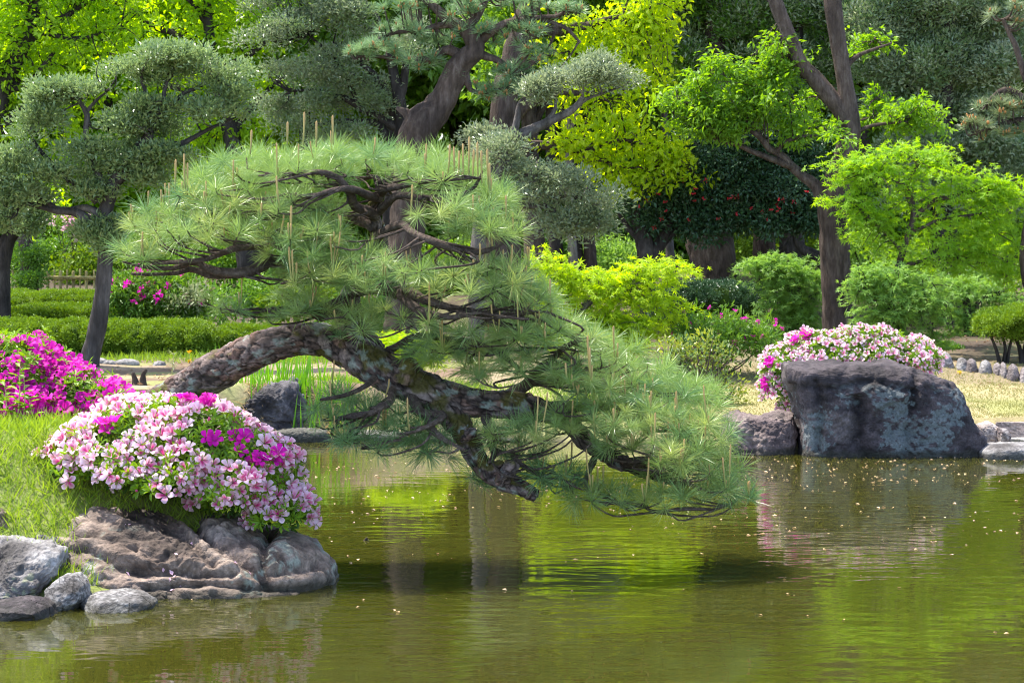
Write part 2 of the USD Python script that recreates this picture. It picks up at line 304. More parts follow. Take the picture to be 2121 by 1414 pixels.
def ground_z(xy):
    xy = np.atleast_2d(np.asarray(xy, float)); x, y = xy[:, 0], xy[:, 1]; s = shore_dist(xy)
    left = 1 - sstep(-1.2, 0.6, x)
    hl = 0.78 - 0.36 * sstep(15, 24, y)                                  # peninsula plateau falling to the tree
    hl = hl + .16 * (meshkit.fbm(np.column_stack([x * .55 + 9, y * .45, np.zeros(len(x))]), 3) - .5) * sstep(14.5, 16, y) * sstep(24.5, 22, y)
    hl = np.where(y < 14, hl + 0.06 * sstep(13.5, 12, y), hl)
    hr = 0.24 + 0.10 * sstep(20, 23, y) + 0.17 * sstep(23, 24.4, y)
    hr = np.where((x > 4.25) & (y < 19.75), .05, hr)
    base = left * hl + (1 - left) * hr
    base = base + 0.10 * sstep(24, 30, y) + 0.9 * sstep(29, 45, y) + 3.0 * sstep(45, 80, y)
    near = (y < 9)
    ramp_w = np.where(left > .5, np.where(y > 17, .55, 1.3), 0.35)
    z = np.where(s > 0, 0.05 + (base - 0.05) * sstep(0, 1, s / ramp_w), -0.5 * sstep(0, 0.8, -s))
    z = np.where(near & (s > 0), 0.35 * sstep(0, 1, s / 1.5), z)
    return z + (meshkit.fbm(np.column_stack([x * 1.3, y * 1.3, np.zeros(len(x))]), 4) - .5) * 0.10 * sstep(-.1, .5, s)
gx = np.unique(np.r_[np.arange(-80, -7, 1.5), np.arange(-7, 8, .11), np.arange(8, 81, 1.5)])
gy = np.unique(np.r_[np.arange(-40, 9, 1.5), np.arange(9, 30, .12), np.arange(30, 48, .5), np.arange(48, 141, 3.0)])
GX, GY = np.meshgrid(gx, gy); gxy = np.column_stack([GX.ravel(), GY.ravel()])
gz = ground_z(gxy); n1, n2 = len(gx), len(gy)
i, j = np.meshgrid(np.arange(n2 - 1), np.arange(n1 - 1), indexing='ij')
gf = np.stack([i * n1 + j, i * n1 + j + 1, (i + 1) * n1 + j + 1, (i + 1) * n1 + j], -1).reshape(-1, 4)
gn = meshkit.fbm(np.column_stack([gxy * .9, np.zeros(len(gxy))]), 4); gn2 = meshkit.fbm(np.column_stack([gxy * 3.1, np.full(len(gxy), 5.)]), 3)
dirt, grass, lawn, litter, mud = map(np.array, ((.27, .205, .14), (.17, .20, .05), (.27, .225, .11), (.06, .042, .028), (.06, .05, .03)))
x, y = gxy.T
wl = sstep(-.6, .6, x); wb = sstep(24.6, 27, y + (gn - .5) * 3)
dv = sstep(.42, .62, meshkit.fbm(np.column_stack([gxy * [1.1, .7], np.full(len(gxy), 2.)]), 5))[:, None]
dirt = dirt * (1 - dv) + np.array((.15, .10, .065)) * dv
tint = dirt * (1 - wl)[:, None] + lawn * wl[:, None]
moss = sstep(.50, .62, gn2) * .65 * (1 - wl) + sstep(.46, .60, gn) * .6 * wl
tint = tint * (1 - moss)[:, None] + grass * moss[:, None]
wm = (1 - wl) * sstep(15.4, 14.2, y); tint = tint * (1 - wm)[:, None] + grass * wm[:, None]
soil = wl * sstep(22.6, 23.2, y) * .7; tint = tint * (1 - soil)[:, None] + (dirt * .6) * soil[:, None]
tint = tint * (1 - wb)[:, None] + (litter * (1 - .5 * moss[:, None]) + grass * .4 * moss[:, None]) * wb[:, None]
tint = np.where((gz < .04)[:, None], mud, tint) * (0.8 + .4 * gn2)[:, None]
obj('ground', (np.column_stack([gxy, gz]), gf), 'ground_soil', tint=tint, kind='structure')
wx, wy = np.linspace(-60, 60, 13), np.linspace(-10, 24, 9)
WX, WY = np.meshgrid(wx, wy); i, j = np.meshgrid(np.arange(8), np.arange(12), indexing='ij')
obj('pond_water', (np.column_stack([WX.ravel(), WY.ravel(), np.zeros(WX.size)]), np.stack([i * 13 + j, i * 13 + j + 1, (i + 1) * 13 + j + 1, (i + 1) * 13 + j], -1).reshape(-1, 4)), 'water', kind='structure')
def gz1(x, y): return float(ground_z([(x, y)])[0])
def G(px, d, dz=0.0):
    X = (px - CX) * d / F; return np.array([X, d, gz1(X, d) + dz])
def gpy(px, d): return YH + (H - G(px, d)[2]) * F / d

# ------------------------------------------------------------------ rocks
CRK = True
def rock(sil, d, depth, q=3.0, nt=120, ns=46, seed=0, amp=0.03, sc=4.0, creases=(), lean=0.0, cols=None, ridge=0.5, strata=(0, 0, 0), lichen=None, facet=None):
    s = np.array(sil, float); s = np.vstack([s, s[:1]])
    dense = np.vstack([s[k] + (s[k + 1] - s[k]) * np.linspace(0, 1, 24, endpoint=False)[:, None] for k in range(len(s) - 1)])
    poly_c = np.array([(s[:, 0].min() + s[:, 0].max()) / 2, (s[:, 1].min() + s[:, 1].max()) / 2])
    a = np.arctan2(-(dense[:, 1] - poly_c[1]), dense[:, 0] - poly_c[0]); r = np.hypot(*(dense - poly_c).T)
    o = np.argsort(a); th = np.arange(nt) * 2 * np.pi / nt - np.pi
    R = np.interp(th, np.r_[a[o] - 2 * np.pi, a[o], a[o] + 2 * np.pi], np.r_[r[o], r[o], r[o]])
    R = (np.roll(R, 1) + 2 * R + np.roll(R, -1)) / 4
    sv = np.sin(np.linspace(0, np.pi / 2, ns)) ** .85; sv[0] = 0.004
    yv = (1 - sv ** q) ** (1 / q)
    S = np.r_[sv, sv[-2::-1]]; Y = np.r_[-yv, yv[-2::-1]] * depth / 2
    c = P(poly_c[0], poly_c[1], d); k = d / F
    v = np.stack([c[0] + S[:, None] * R * np.cos(th) * k, np.repeat(c[1] + Y[:, None], nt, 1), c[2] + S[:, None] * R * np.sin(th) * k], -1)
    if lean: v[..., 1] += lean * (v[..., 2] - c[2])
    m = len(S); v = v.reshape(-1, 3)
    i, j = np.meshgrid(np.arange(m - 1), np.arange(nt), indexing='ij')
    f = np.stack([i * nt + j, i * nt + (j + 1) % nt, (i + 1) * nt + (j + 1) % nt, (i + 1) * nt + j], -1).reshape(-1, 4)
    f = np.vstack([f[:, [0, 1, 2]], f[:, [0, 2, 3]]])
    n = meshkit.arrays((v, f), True)[2]
    if np.mean(((v - c) * n).sum(1)) < 0: f = f[:, ::-1]; n = -n
    w = v + .35 * (meshkit.fbm(v * 2.0 + 9 + seed, 3)[:, None] - .5)
    b1 = meshkit.fbm(w * sc + seed * 5.1, 5) - .5
    rg = np.abs(meshkit.fbm(w * sc * 1.3 + seed * 2.7 + 50, 4) - .5) * 2
    disp = amp * (1.3 * b1 + ridge * (rg - .25))
    fine = meshkit.fbm(v * sc * 7 + seed, 3) - .5; disp = disp + amp * .55 * fine
    if facet:
        gr = np.random.default_rng(seed + 900); sp = facet[1]; bb = np.array([v.min(0) - .1, v.max(0) + .1]); ns_ = int(np.prod((bb[1] - bb[0]) / sp)) + 8
        sites = gr.uniform(bb[0], bb[1], (ns_, 3)); gv = norm(gr.normal(size=(ns_, 3))); off = gr.normal(size=ns_) * .35
        dd_, ix = cKDTree(sites).query(v + .25 * sp * (np.column_stack([meshkit.fbm(v * 4 / sp * .25 + q, 3) for q in (1., 7., 13.)]) - .5), k=2)
        disp = disp + facet[0] * (((v - sites[ix[:, 0]]) * gv[ix[:, 0]]).sum(1) / sp + off[ix[:, 0]]) * np.clip((dd_[:, 1] - dd_[:, 0]) / sp * 5, 0, 1)
    mid = np.abs(meshkit.fbm(w * sc * 4 + seed, 4) - .5) * 2; disp = disp - amp * .35 * (1 - mid) ** 4
    ck = sstep(.10, .0, np.abs(meshkit.fbm(w * sc * 2.2 + 31 + seed, 4) - .5)) * sstep(.5, .6, meshkit.fbm(v * 3 + 77, 2)); disp = disp - amp * .30 * ck
    st = np.zeros(len(v))
    if strata[0]:
        ph = v @ np.array(strata[1]) * strata[2] + 1.5 * b1
        st = np.abs(np.mod(ph, 1) - .5) * 2; disp = disp + strata[0] * (st ** .5 - .6)
    px = np.column_stack([v[:, 0] * F / v[:, 1] + CX, YH - (v[:, 2] - H) * F / v[:, 1]])
    crack = np.zeros(len(v))
    for line, dep, wid in creases:
        L = spline(np.column_stack([np.array(line, float), np.zeros(len(line))]), 80)[:, :2]
        dist = cKDTree(L).query(px + 10 * (meshkit.fbm(v * 9 + 3, 3)[:, None] - .5))[0]
        g = np.exp(-(dist / wid) ** 2) * (v[:, 1] < c[1] + depth * .25)
        disp = disp - dep * g; crack = np.maximum(crack, g)
    v = v + n * disp[:, None]
    cols = np.array(cols); nn = meshkit.fbm(v * 2.3 + seed * 3.3, 4)
    t = np.clip((nn - .33) / .34, 0, .999) * (len(cols) - 1); ti = t.astype(int)
    col = cols[ti] + (cols[np.minimum(ti + 1, len(cols) - 1)] - cols[ti]) * (t - ti)[:, None]
    col = col * np.clip(1 + 1.3 * fine + .5 * b1, .5, 1.5)[:, None]
    col = col * (1 - .45 * ck * (1 - mid))[:, None]
    col = col * (1 - .5 * np.clip(crack, 0, 1) * (meshkit.fbm(v * 14, 2) > .42))[:, None]
    if lichen is not None:
        lc, lsc, lth, hi = lichen
        ln = meshkit.fbm(v * [lsc, lsc, lsc * .6] + seed * 9.7, 4); sp_ = meshkit.fbm(v * 26 + seed, 4)
        lm = .8 * sstep(0, .07, sp_ - .60 + 1.3 * (ln - lth)) * sstep(lth - .06, lth + .02, ln) * sstep(hi, hi - .15, v[:, 2]); col = col * (1 - .8 * lm)[:, None] + np.array(lc) * (.8 * lm)[:, None]
    wl_ = sstep(.085, .02, v[:, 2] + .05 * (meshkit.fbm(v * 7, 3) - .5))[:, None]; col = col * (1 - .78 * wl_) + np.array((.016, .017, .010)) * .78 * wl_
    return (v, f), col
def hull_rock(sil, d, depth, seed, cols, amp=.008, npts=9):
    """an angular stone: hull of a front outline, a broader middle and a back"""
    g = np.random.default_rng(seed); s_ = np.array(sil, float); c = s_.mean(0); pts = []
    for y_, k_, jit in ((-depth * .5, .62, .12), (-depth * .2, 1.0, .03), (depth * .25, .95, .06), (depth * .5, .6, .1)):
        for q in s_: pts.append(P(*(c + (q - c) * k_ * (1 + g.normal() * jit)), d) + [0, y_ * (1 + .2 * g.normal()), 0])
    m = trimesh.Trimesh(np.array(pts)).convex_hull
    e = max(.014, depth * .06, float(np.ptp(np.array(pts), axis=0).max()) / 45); v, f = trimesh.remesh.subdivide_to_size(m.vertices, m.faces, e); m = trimesh.Trimesh(v, f); m.merge_vertices()
    trimesh.smoothing.filter_laplacian(m, lamb=.5, iterations=2, volume_constraint=False)
    v, f = np.array(m.vertices), np.array(m.faces); n = meshkit.arrays((v, f), True)[2]
    b = meshkit.fbm(v * 9 + seed, 5) - .5; r = np.abs(meshkit.fbm(v * 22 + seed, 4) - .5) * 2; fine = meshkit.fbm(v * 70, 3) - .5
    v = v + n * (amp * (2 * b + (r - .3) + .6 * fine))[:, None]
    cols = np.array(cols); t = np.clip((meshkit.fbm(v * 5 + seed, 4) - .33) / .34, 0, .999) * (len(cols) - 1); ti = t.astype(int)
    col = (cols[ti] + (cols[np.minimum(ti + 1, len(cols) - 1)] - cols[ti]) * (t - ti)[:, None]) * np.clip(1 + 1.2 * fine - .6 * (r < .12), .4, 1.5)[:, None]
    wl_ = sstep(.09, .0, v[:, 2])[:, None]
    return (v, f), col * (1 - .6 * wl_) + np.array((.02, .022, .012)) * .6 * wl_
def rock_thing(name, label, sil, d, depth, cat='rock', group=None, **kw):
    m, col = hull_rock(sil, d, depth, kw['seed'], kw['cols'], kw.get('amp', .01)) if kw.pop('angular', False) else rock(sil, d, depth, **kw)
    return obj(name, m, 'stone', tint=col, label=label, cat=cat, group=group)
brown = [(.055, .039, .031), (.14, .100, .078), (.25, .190, .152), (.105, .076, .062), (.32, .255, .215)]
purple = [(.020, .016, .018), (.036, .028, .031), (.060, .048, .052), (.027, .021, .024), (.085, .070, .072)]
greyr = [(.06, .054, .052), (.15, .14, .138), (.26, .25, .248), (.10, .09, .09), (.34, .33, .33)]
rock_thing('shore_rock', 'large wrinkled brown rock at the water edge under the pink azalea',
           [(66, 1120), (100, 1078), (150, 1056), (200, 1044), (260, 1042), (320, 1058), (372, 1078), (430, 1070), (480, 1076), (530, 1100), (600, 1104), (650, 1124), (690, 1160), (706, 1196), (700, 1240), (640, 1285), (400, 1300), (180, 1300), (90, 1260), (70, 1190)],
           11.75, 1.15, q=2.6, nt=300, ns=110, seed=3, amp=.05, sc=2.8, ridge=.7, lean=.5, cols=brown, lichen=((.26, .29, .24), 4., .62, .40), facet=(.009, .10), strata=(.016, (.35, .2, 1.0), 11.0),
           creases=[([(395, 1068), (430, 1100), (470, 1130), (520, 1170), (560, 1205)], .07, 12), ([(560, 1090), (548, 1130), (556, 1180), (600, 1170), (660, 1165)], .06, 12), ([(260, 1045), (330, 1075), (390, 1110), (440, 1160)], .04, 10),
                    ([(130, 1130), (190, 1140), (240, 1170), (300, 1180), (380, 1180), (480, 1185)], .05, 12), ([(100, 1085), (150, 1100), (210, 1095)], .035, 9), ([(300, 1215), (420, 1205), (560, 1215), (690, 1212)], .05, 9)])
rock_thing('shore_rock', 'pale grey shiny topped rock at the left edge beside the brown rock', [(-60, 1135), (-20, 1118), (40, 1116), (95, 1124), (126, 1142), (130, 1164), (118, 1195), (95, 1225), (40, 1245), (-70, 1245)],
           11.2, .55, q=3.2, seed=5, amp=.030, sc=5., lean=.9, facet=(.022, .14), cols=greyr, lichen=((.2, .22, .13), 7., .55, .27), nt=200, ns=70, ridge=1.0)
rock_thing('shore_rock', 'small pointed grey rock wedged between the pale rock and the brown rock', [(95, 1215), (130, 1188), (160, 1186), (182, 1205), (186, 1240), (150, 1270), (100, 1270)], 10.95, .3, seed=8, amp=.012, cols=greyr, angular=True)
rock_thing('shore_rock', 'flat low wet rock in the water in front of the brown rock', [(172, 1240), (200, 1226), (250, 1221), (300, 1228), (326, 1246), (320, 1275), (180, 1280)], 10.95, .35, seed=9, amp=.010, cols=greyr[:4], angular=True)
rock_thing('shore_rock', 'dark low stone at the bottom of the left edge in the water', [(-40, 1250), (20, 1242), (70, 1236), (110, 1250), (118, 1280), (60, 1300), (-40, 1300)], 10.7, .4, seed=10, amp=.014, cols=purple, angular=True)
rock_thing('shore_rock', 'brown rounded rock in the grass at the left edge', [(-60, 1060), (-10, 1044), (20, 1052), (32, 1080), (24, 1120), (-60, 1130)], 11.6, .4, q=2.6, seed=12, amp=.03, sc=6., cols=brown, nt=110, ns=40)
rock_thing('far_boulder', 'big dark flat topped boulder with blue grey lichen across the pond',
           [(1622, 752), (1700, 749), (1780, 750), (1850, 752), (1900, 764), (1950, 782), (1985, 812), (2000, 850), (2006, 872), (2030, 896), (2034, 930), (2022, 975), (1840, 985), (1680, 975), (1648, 940), (1652, 890), (1648, 850), (1640, 815), (1626, 785)],
           19.0, 1.1, q=6., nt=320, ns=120, seed=21, amp=.040, sc=2.6, ridge=.8, lean=.0, cols=purple, lichen=((.13, .16, .165), 2.6, .53, .72), facet=(.03, .26),
           creases=[([(1690, 790), (1700, 850), (1690, 930)], .06, 10), ([(1780, 830), (1775, 900), (1790, 940)], .07, 14), ([(1900, 770), (1890, 840), (1880, 930)], .04, 10), ([(1640, 800), (1720, 800), (1800, 790), (1900, 810)], .03, 8)])
rock_thing('far_boulder', 'smaller brown boulder left of the big dark boulder', [(1500, 862), (1530, 853), (1575, 860), (1620, 850), (1646, 852), (1652, 890), (1640, 950), (1560, 965), (1500, 950), (1490, 905)], 19.0, .7, q=3.4, nt=170, ns=60, seed=24, amp=.05, sc=3.5, lean=.25, cols=[(.07, .05, .05), (.12, .088, .085), (.18, .14, .125), (.09, .066, .066)], facet=(.03, .22))
rock_thing('bank_stone', 'rounded pinkish stone right behind the big dark boulder', [(2022, 878), (2045, 871), (2066, 882), (2070, 920), (2020, 930)], 19.2, .3, q=3., seed=30, amp=.02, sc=8., cols=[(.2, .16, .15), (.32, .27, .25), (.26, .2, .2)], cat='stone', nt=90, ns=30)
rock_thing('bank_stone', 'small square stone next to the low stone kerb', [(2064, 884), (2084, 886), (2092, 900), (2090, 925), (2062, 925)], 19.1, .25, seed=31, amp=.01, cols=[(.18, .15, .15), (.3, .27, .26), (.24, .2, .2)], cat='stone', angular=True)
rock_thing('bank_stone', 'long flat grey stepping stone at the right edge of the water', [(2022, 932), (2050, 919), (2110, 916), (2190, 919), (2210, 940), (2200, 965), (2030, 965)], 18.55, .6, q=4., seed=32, amp=.02, sc=6., cols=greyr, cat='stone', nt=120, ns=40)
m_, c_ = hull_rock([(2056, 873), (2330, 872), (2600, 873), (2600, 935), (2330, 935), (2056, 935)], 19.7, .2, 34, [(.22, .17, .16), (.3, .25, .23), (.26, .2, .19)], amp=.004)
obj('stone_kerb', m_, 'stone', tint=c_, label='low straight stone kerb edging the lawn at the right', cat='kerb')
m_, c_ = hull_rock([(2078, 906), (2330, 905), (2600, 906), (2600, 940), (2330, 940), (2078, 940)], 19.25, .3, 35, [(.34, .31, .28), (.42, .39, .36)], amp=.003)
obj('paving_slab', m_, 'stone', tint=c_, label='pale flat slab between kerb and stepping stone', cat='slab')
es = [(1921, 26, 752), (1957, 38, 752), (1993, 27, 752), (2012, 26, 754), (2041, 28, 757), (2066, 18, 762), (2078, 17, 762), (2097, 26, 766), (2124, 26, 770), (2152, 28, 774), (2180, 28, 778)]
lab = ['small rounded edging stone half hidden behind the pink azalea', 'largest rounded edging stone beside the pink azalea flowers', 'second edging stone of the row from the pink azalea', 'rounded edging stone between two pale ones, third in the row',
       'pale broad edging stone in the middle of the row', 'narrow dark edging stone tucked against the striped one', 'narrow striped edging stone left of the purple one', 'purple dark edging stone near the right edge', 'ribbed dark edging stone at the right edge of the picture', 'last edging stone at the end', 'edging stone beyond the right edge']
for k, (cx, w, top) in enumerate(es[:9]):
    top -= 8 if k == 1 else 0; hh = 40 if k == 1 else 32
    rock_thing('edging_stone', lab[k], [(cx - w * .55, top + hh), (cx - w * .5, top + hh * .35), (cx - w * .3, top - hh * .25), (cx, top - hh * .42), (cx + w * .3, top - hh * .25), (cx + w * .5, top + hh * .35), (cx + w * .55, top + hh)], 24.2 - .12 * k, .26, q=2.4, seed=40 + k, amp=.018, sc=7.,
               cols=greyr[:4] if k in (2, 4) else [(.12, .10, .10), (.22, .19, .19), (.30, .27, .26)], nt=80, ns=28, cat='stone', group='row of edging stones along the lawn')
rock_thing('bank_rock', 'dark rough rock behind the reeds under the arching pine trunk', [(430, 870), (480, 838), (540, 800), (580, 790), (612, 794), (632, 820), (648, 860), (640, 900), (430, 900)], 20.35, .7, q=2.8, seed=50, amp=.06, sc=4., facet=(.05, .25), cols=[(.028, .025, .027), (.06, .055, .058), (.11, .10, .105), (.035, .03, .033)], nt=160, ns=60, ridge=1.)
rock_thing('bank_stone', 'square grey kerb stone at the water edge left of the reeds', [(484, 868), (530, 864), (534, 925), (484, 925)], 19.95, .35, seed=51, amp=.008, cols=[(.12, .12, .11), (.19, .19, .175)], cat='stone', angular=True)
rock_thing('bank_stone', 'lower kerb stone partly hidden by the pink azalea', [(430, 872), (482, 868), (484, 930), (430, 930)], 20.05, .35, q=7., seed=52, amp=.012, sc=8., cols=[(.12, .12, .11), (.19, .19, .175)], cat='stone', nt=90, ns=30)
rock_thing('bank_stone', 'dark low stone in the water under the dry grass', [(560, 890), (620, 884), (680, 890), (690, 930), (560, 930)], 20.0, .35, q=4., seed=53, amp=.02, sc=7., cols=[(.05, .05, .04), (.10, .095, .08)], cat='stone', nt=90, ns=30)
rock_thing('bank_stone', 'long dark stone edge behind the hanging pine needles', [(685, 895), (800, 892), (950, 900), (1100, 905), (1100, 935), (690, 935)], 20.1, .4, q=4., seed=54, amp=.03, sc=4., cols=[(.05, .05, .04), (.10, .095, .08), (.16, .15, .13)], cat='stone', nt=160, ns=30)
for k, (cx, cy, w) in enumerate([(195, 745, 34), (225, 750, 22), (262, 748, 30), (330, 752, 16), (155, 748, 22), (415, 752, 22)]):
    rock_thing('border_stone', ['long pale border stone left of the leaning grey trunk', 'white border stone right of the leaning grey trunk', 'grey border stone under the hedge', 'tiny pale border stone before the weeds', 'border stone beside the magenta azalea', 'pale border stone near the dandelions'][k],
               [(cx - w, cy + 8), (cx - w * .7, cy - 2), (cx, cy - 6), (cx + w * .7, cy - 3), (cx + w, cy + 8), (cx, cy + 14)], 25.4, .2, q=2.4, seed=60 + k, amp=.012, sc=8., cols=greyr, cat='stone', nt=50, ns=18)

# ------------------------------------------------------------------ pine tufts
def tuft(rng, n, L, W, spread=1.35, bend=.25, droop=0.0):
    """needles radiating from the origin around +z"""
    th = rng.uniform(0, 2 * np.pi, n); a = spread * np.sqrt(rng.random(n)) + .12
    d = np.column_stack([np.sin(a) * np.cos(th), np.sin(a) * np.sin(th), np.cos(a)])
    b = d * rng.uniform(.0, .02, n)[:, None] - np.array([0, 0, 1]) * rng.uniform(0, .05, n)[:, None]
    side = norm(np.cross(d, rng.normal(size=(n, 3)))); l = L * rng.uniform(.7, 1.12, n)[:, None]
    mid = b + d * l * .55; tip = b + d * l - np.array([0, 0, 1.]) * bend * l * rng.random((n, 1)) * .5
    w = W * .5
    v = np.stack([b + side * w * .8, b - side * w * .8, mid + side * w, mid - side * w, tip], 1)
    f = np.array([(0, 1, 3), (0, 3, 2), (2, 3, 4)])[None] + (np.arange(n) * 5)[:, None, None]
    return v.reshape(-1, 3), f.reshape(-1, 3)
def placed(m, p, z, rng, s=1.0):
    z = norm(np.asarray(z, float)); x = norm(np.cross(norm(rng.normal(size=3)), z)); y = np.cross(z, x)
    return m[0] @ np.stack([x, y, z]) * s + p, m[1]
def candle_mesh(h, r, lean):
    k = 6; zs = np.array([0, .3, .75, .95, 1.0]); rs = np.array([.75, .8, 1.0, .9, .3]) * r
    a = np.arange(k) * 2 * np.pi / k
    v = np.concatenate([np.column_stack([np.cos(a) * q + lean[0] * z * h * (1 - .5 * z), np.sin(a) * q + lean[1] * z * h * (1 - .5 * z), np.full(k, z * h)]) for z, q in zip(zs, rs)])
    f = [(i * k + j, i * k + (j + 1) % k, (i + 1) * k + (j + 1) % k, (i + 1) * k + j) for i in range(4) for j in range(k)]
    f = np.array(f); f = np.vstack([f[:, [0, 1, 2]], f[:, [0, 2, 3]], [[24, 25, 26], [24, 26, 27], [24, 27, 28], [24, 28, 29]]])
    t = np.repeat(zs, k)[:, None]
    return (v, f), np.array((.20, .23, .06)) * (1 - t) + np.array((.44, .28, .12)) * t

# ------------------------------------------------------------------ the leaning pine
rng = np.random.default_rng(7)
D = 12.6
pine = thing('leaning_pine', 'old pine with arching scaly trunk leaning low over the pond', 'pine tree', P(330, 860, 13.3))
def bark_limb(pts, seed, cell=.052, sides=84, step=.011, depth=.010, moss=True):
    dd = [q[3] if len(q) > 3 else D for q in pts]
    pr = np.column_stack([[P(q[0], q[1], d) for q, d in zip(pts, dd)], [q[2] * .46 * d / F for q, d in zip(pts, dd)]])
    L = np.linalg.norm(np.diff(pr[:, :3], axis=0), axis=1).sum(); n = int(L / step)
    s = spline(pr, n); c, r = s[:, :3], s[:, 3]
    r = r * (1 + .10 * (meshkit.fbm(np.column_stack([np.linspace(0, L * 3.5, n), np.full(n, seed), np.zeros(n)]), 3) - .5) * 2)
    t = norm(np.gradient(c, axis=0)); u = np.zeros_like(t); u[0] = norm(np.cross(t[0], [0, 1., 0]))
    for i in range(1, n):
        w = u[i - 1] - t[i] * np.dot(u[i - 1], t[i]); u[i] = w / np.linalg.norm(w)
    b = np.cross(t, u); a = np.arange(sides) * 2 * np.pi / sides
    ring = np.cos(a)[None, :, None] * u[:, None] + np.sin(a)[None, :, None] * b[:, None]
    base = (c[:, None] + ring * r[:, None, None]).reshape(-1, 3)
    g = np.random.default_rng(seed)
    lump = meshkit.fbm(base * 5 + seed, 3) - .5
    warp = base + .060 * (np.column_stack([meshkit.fbm(base * 14 + k * 9.1, 4) for k in range(3)]) - .5)
    arc = np.repeat(np.arange(n) * step, sides)[:, None] * np.array([[.55, 0, 0]])
    flat_ = arc + np.column_stack([np.zeros(len(base)), (np.cos(a)[None] * r[:, None]).ravel(), (np.sin(a)[None] * r[:, None]).ravel()])
    warp = flat_ + (warp - base)
    sites = flat_[g.integers(0, len(base), int(len(base) * step * .55 * 2 * np.pi * r.mean() / sides / cell ** 2 * 1.5) + 8)]
    ax = np.repeat(t, sides, 0)
    stretch = lambda p: p                                        # plates about as long as wide
    dist, idx = cKDTree(sites).query(warp, k=2)
    edge = np.clip((dist[:, 1] - dist[:, 0]) / (cell * .30), 0, 1)
    plate = g.random(len(sites))[idx[:, 0]]
    fine = meshkit.fbm(base * 60, 3) - .5
    disp = depth * (np.clip(edge * 1.8, 0, 1) ** .8 - .6) * 1.1 + depth * 1.1 * (plate - .5) + depth * .9 * (np.abs(meshkit.fbm(warp * [30, 60, 60], 3) - .5) * 2 - .3) + .05 * lump * np.repeat(r, sides) / .1 + fine * .006
    v = base + ring.reshape(-1, 3) * disp[:, None]
    i, j = np.meshgrid(np.arange(n - 1), np.arange(sides), indexing='ij')
    f = np.stack([i * sides + j, i * sides + (j + 1) % sides, (i + 1) * sides + (j + 1) % sides, (i + 1) * sides + j], -1).reshape(-1, 4)
    f = np.vstack([f[:, [0, 1, 2]], f[:, [0, 2, 3]]])
    v = np.vstack([v, c[-1] + t[-1] * r[-1] * .3]); o = (n - 1) * sides
    f = np.vstack([f, [[o + q, o + (q + 1) % sides, len(v) - 1] for q in range(sides)]])
    A, B, C = np.array((.085, .058, .052)), np.array((.18, .142, .132)), np.array((.125, .078, .064))
    col = A + (B - A) * plate[:, None]; col = np.where((plate > .8)[:, None], C, col)
    col = col * (.25 + .75 * sstep(.05, .6, edge))[:, None] * np.clip(1 + 1.4 * fine + 1.6 * (meshkit.fbm(base * 22, 3) - .5), .35, 1.7)[:, None]
    if moss:
        nz = ring.reshape(-1, 3)[:, 2]; px = base[:, 0] * F / base[:, 1] + CX
        mm = sstep(.50, .60, meshkit.fbm(base * 7 + 20, 4) + .06 * np.exp(-((px - 700) / 130) ** 2) - .09 * np.abs(nz - .35)) * .8
        col = col * (1 - mm)[:, None] + np.array((.075, .068, .012)) * mm[:, None]
        ll = sstep(.63, .69, meshkit.fbm(base * 13 + 70, 4) + .04 * (nz < -.1) + .22 * (meshkit.fbm(base * 60 + 9, 2) - .5)) * .5
        col = col * (1 - ll)[:, None] + np.array((.27, .33, .30)) * ll[:, None]
    return (v, f), np.vstack([col, col[-1:]])
trunk_pts = [(250, 905, 100, 13.3), (330, 848, 92, 13.2), (400, 800, 88, 13.0), (480, 752, 82, 12.8), (560, 717, 78), (640, 702, 74), (700, 716, 76), (765, 752, 80, 12.5), (830, 788, 76, 12.4), (900, 816, 68, 12.35), (980, 834, 62, 12.3), (1060, 838, 58, 12.3), (1120, 848, 50, 12.35), (1175, 872, 42, 12.4), (1215, 915, 38, 12.4), (1262, 945, 36, 12.4), (1320, 972, 30, 12.4), (1380, 992, 22, 12.4), (1420, 1005, 10, 12.4)]
m_, c_ = bark_limb(trunk_pts, 3); obj('trunk', m_, 'pine_bark', pine, tint=c_)
fork = [(900, 830, 50, 12.35), (945, 872, 52, 12.25), (972, 918, 46, 12.15), (1000, 962, 42, 12.1), (1042, 992, 46, 12.05), (1078, 1008, 38, 12.0), (1112, 1026, 24, 12.0)]
m_, c_ = bark_limb(fork, 5, sides=60); obj('limb', m_, 'pine_bark', pine, tint=c_)
stem = [(735, 735, 62, 12.6), (722, 690, 50, 12.65), (718, 640, 46, 12.7), (735, 590, 42, 12.75), (765, 540, 38, 12.75), (782, 485, 36, 12.7), (772, 440, 30, 12.65), (788, 395, 26, 12.6), (780, 365, 16, 12.6)]
m_, c_ = bark_limb(stem, 6, sides=60); obj('limb', m_, 'pine_bark', pine, tint=c_)
m_, c_ = bark_limb([(800, 770, 34, 12.5), (790, 735, 30, 12.6), (768, 700, 26, 12.7), (745, 660, 22, 12.75), (740, 620, 14, 12.8)], 8, sides=48); obj('limb', m_, 'pine_bark', pine, tint=c_)
for k, pts in enumerate([[(838, 790, 50, 12.3), (845, 762, 42, 12.28), (850, 748, 34, 12.25), (852, 742, 14, 12.25)], [(1040, 1000, 34, 12.0), (1052, 975, 32, 11.95), (1062, 960, 30, 11.93), (1064, 955, 12, 11.93)], [(960, 905, 26, 12.1), (978, 896, 26, 12.02), (985, 890, 12, 12.0)], [(1020, 975, 24, 12.05), (1037, 962, 22, 12.0), (1044, 958, 9, 12.0)]]):
    m_, c_ = bark_limb(pts, 10 + k, sides=36, step=.008); obj('knob', m_, 'pine_bark', pine, tint=c_)
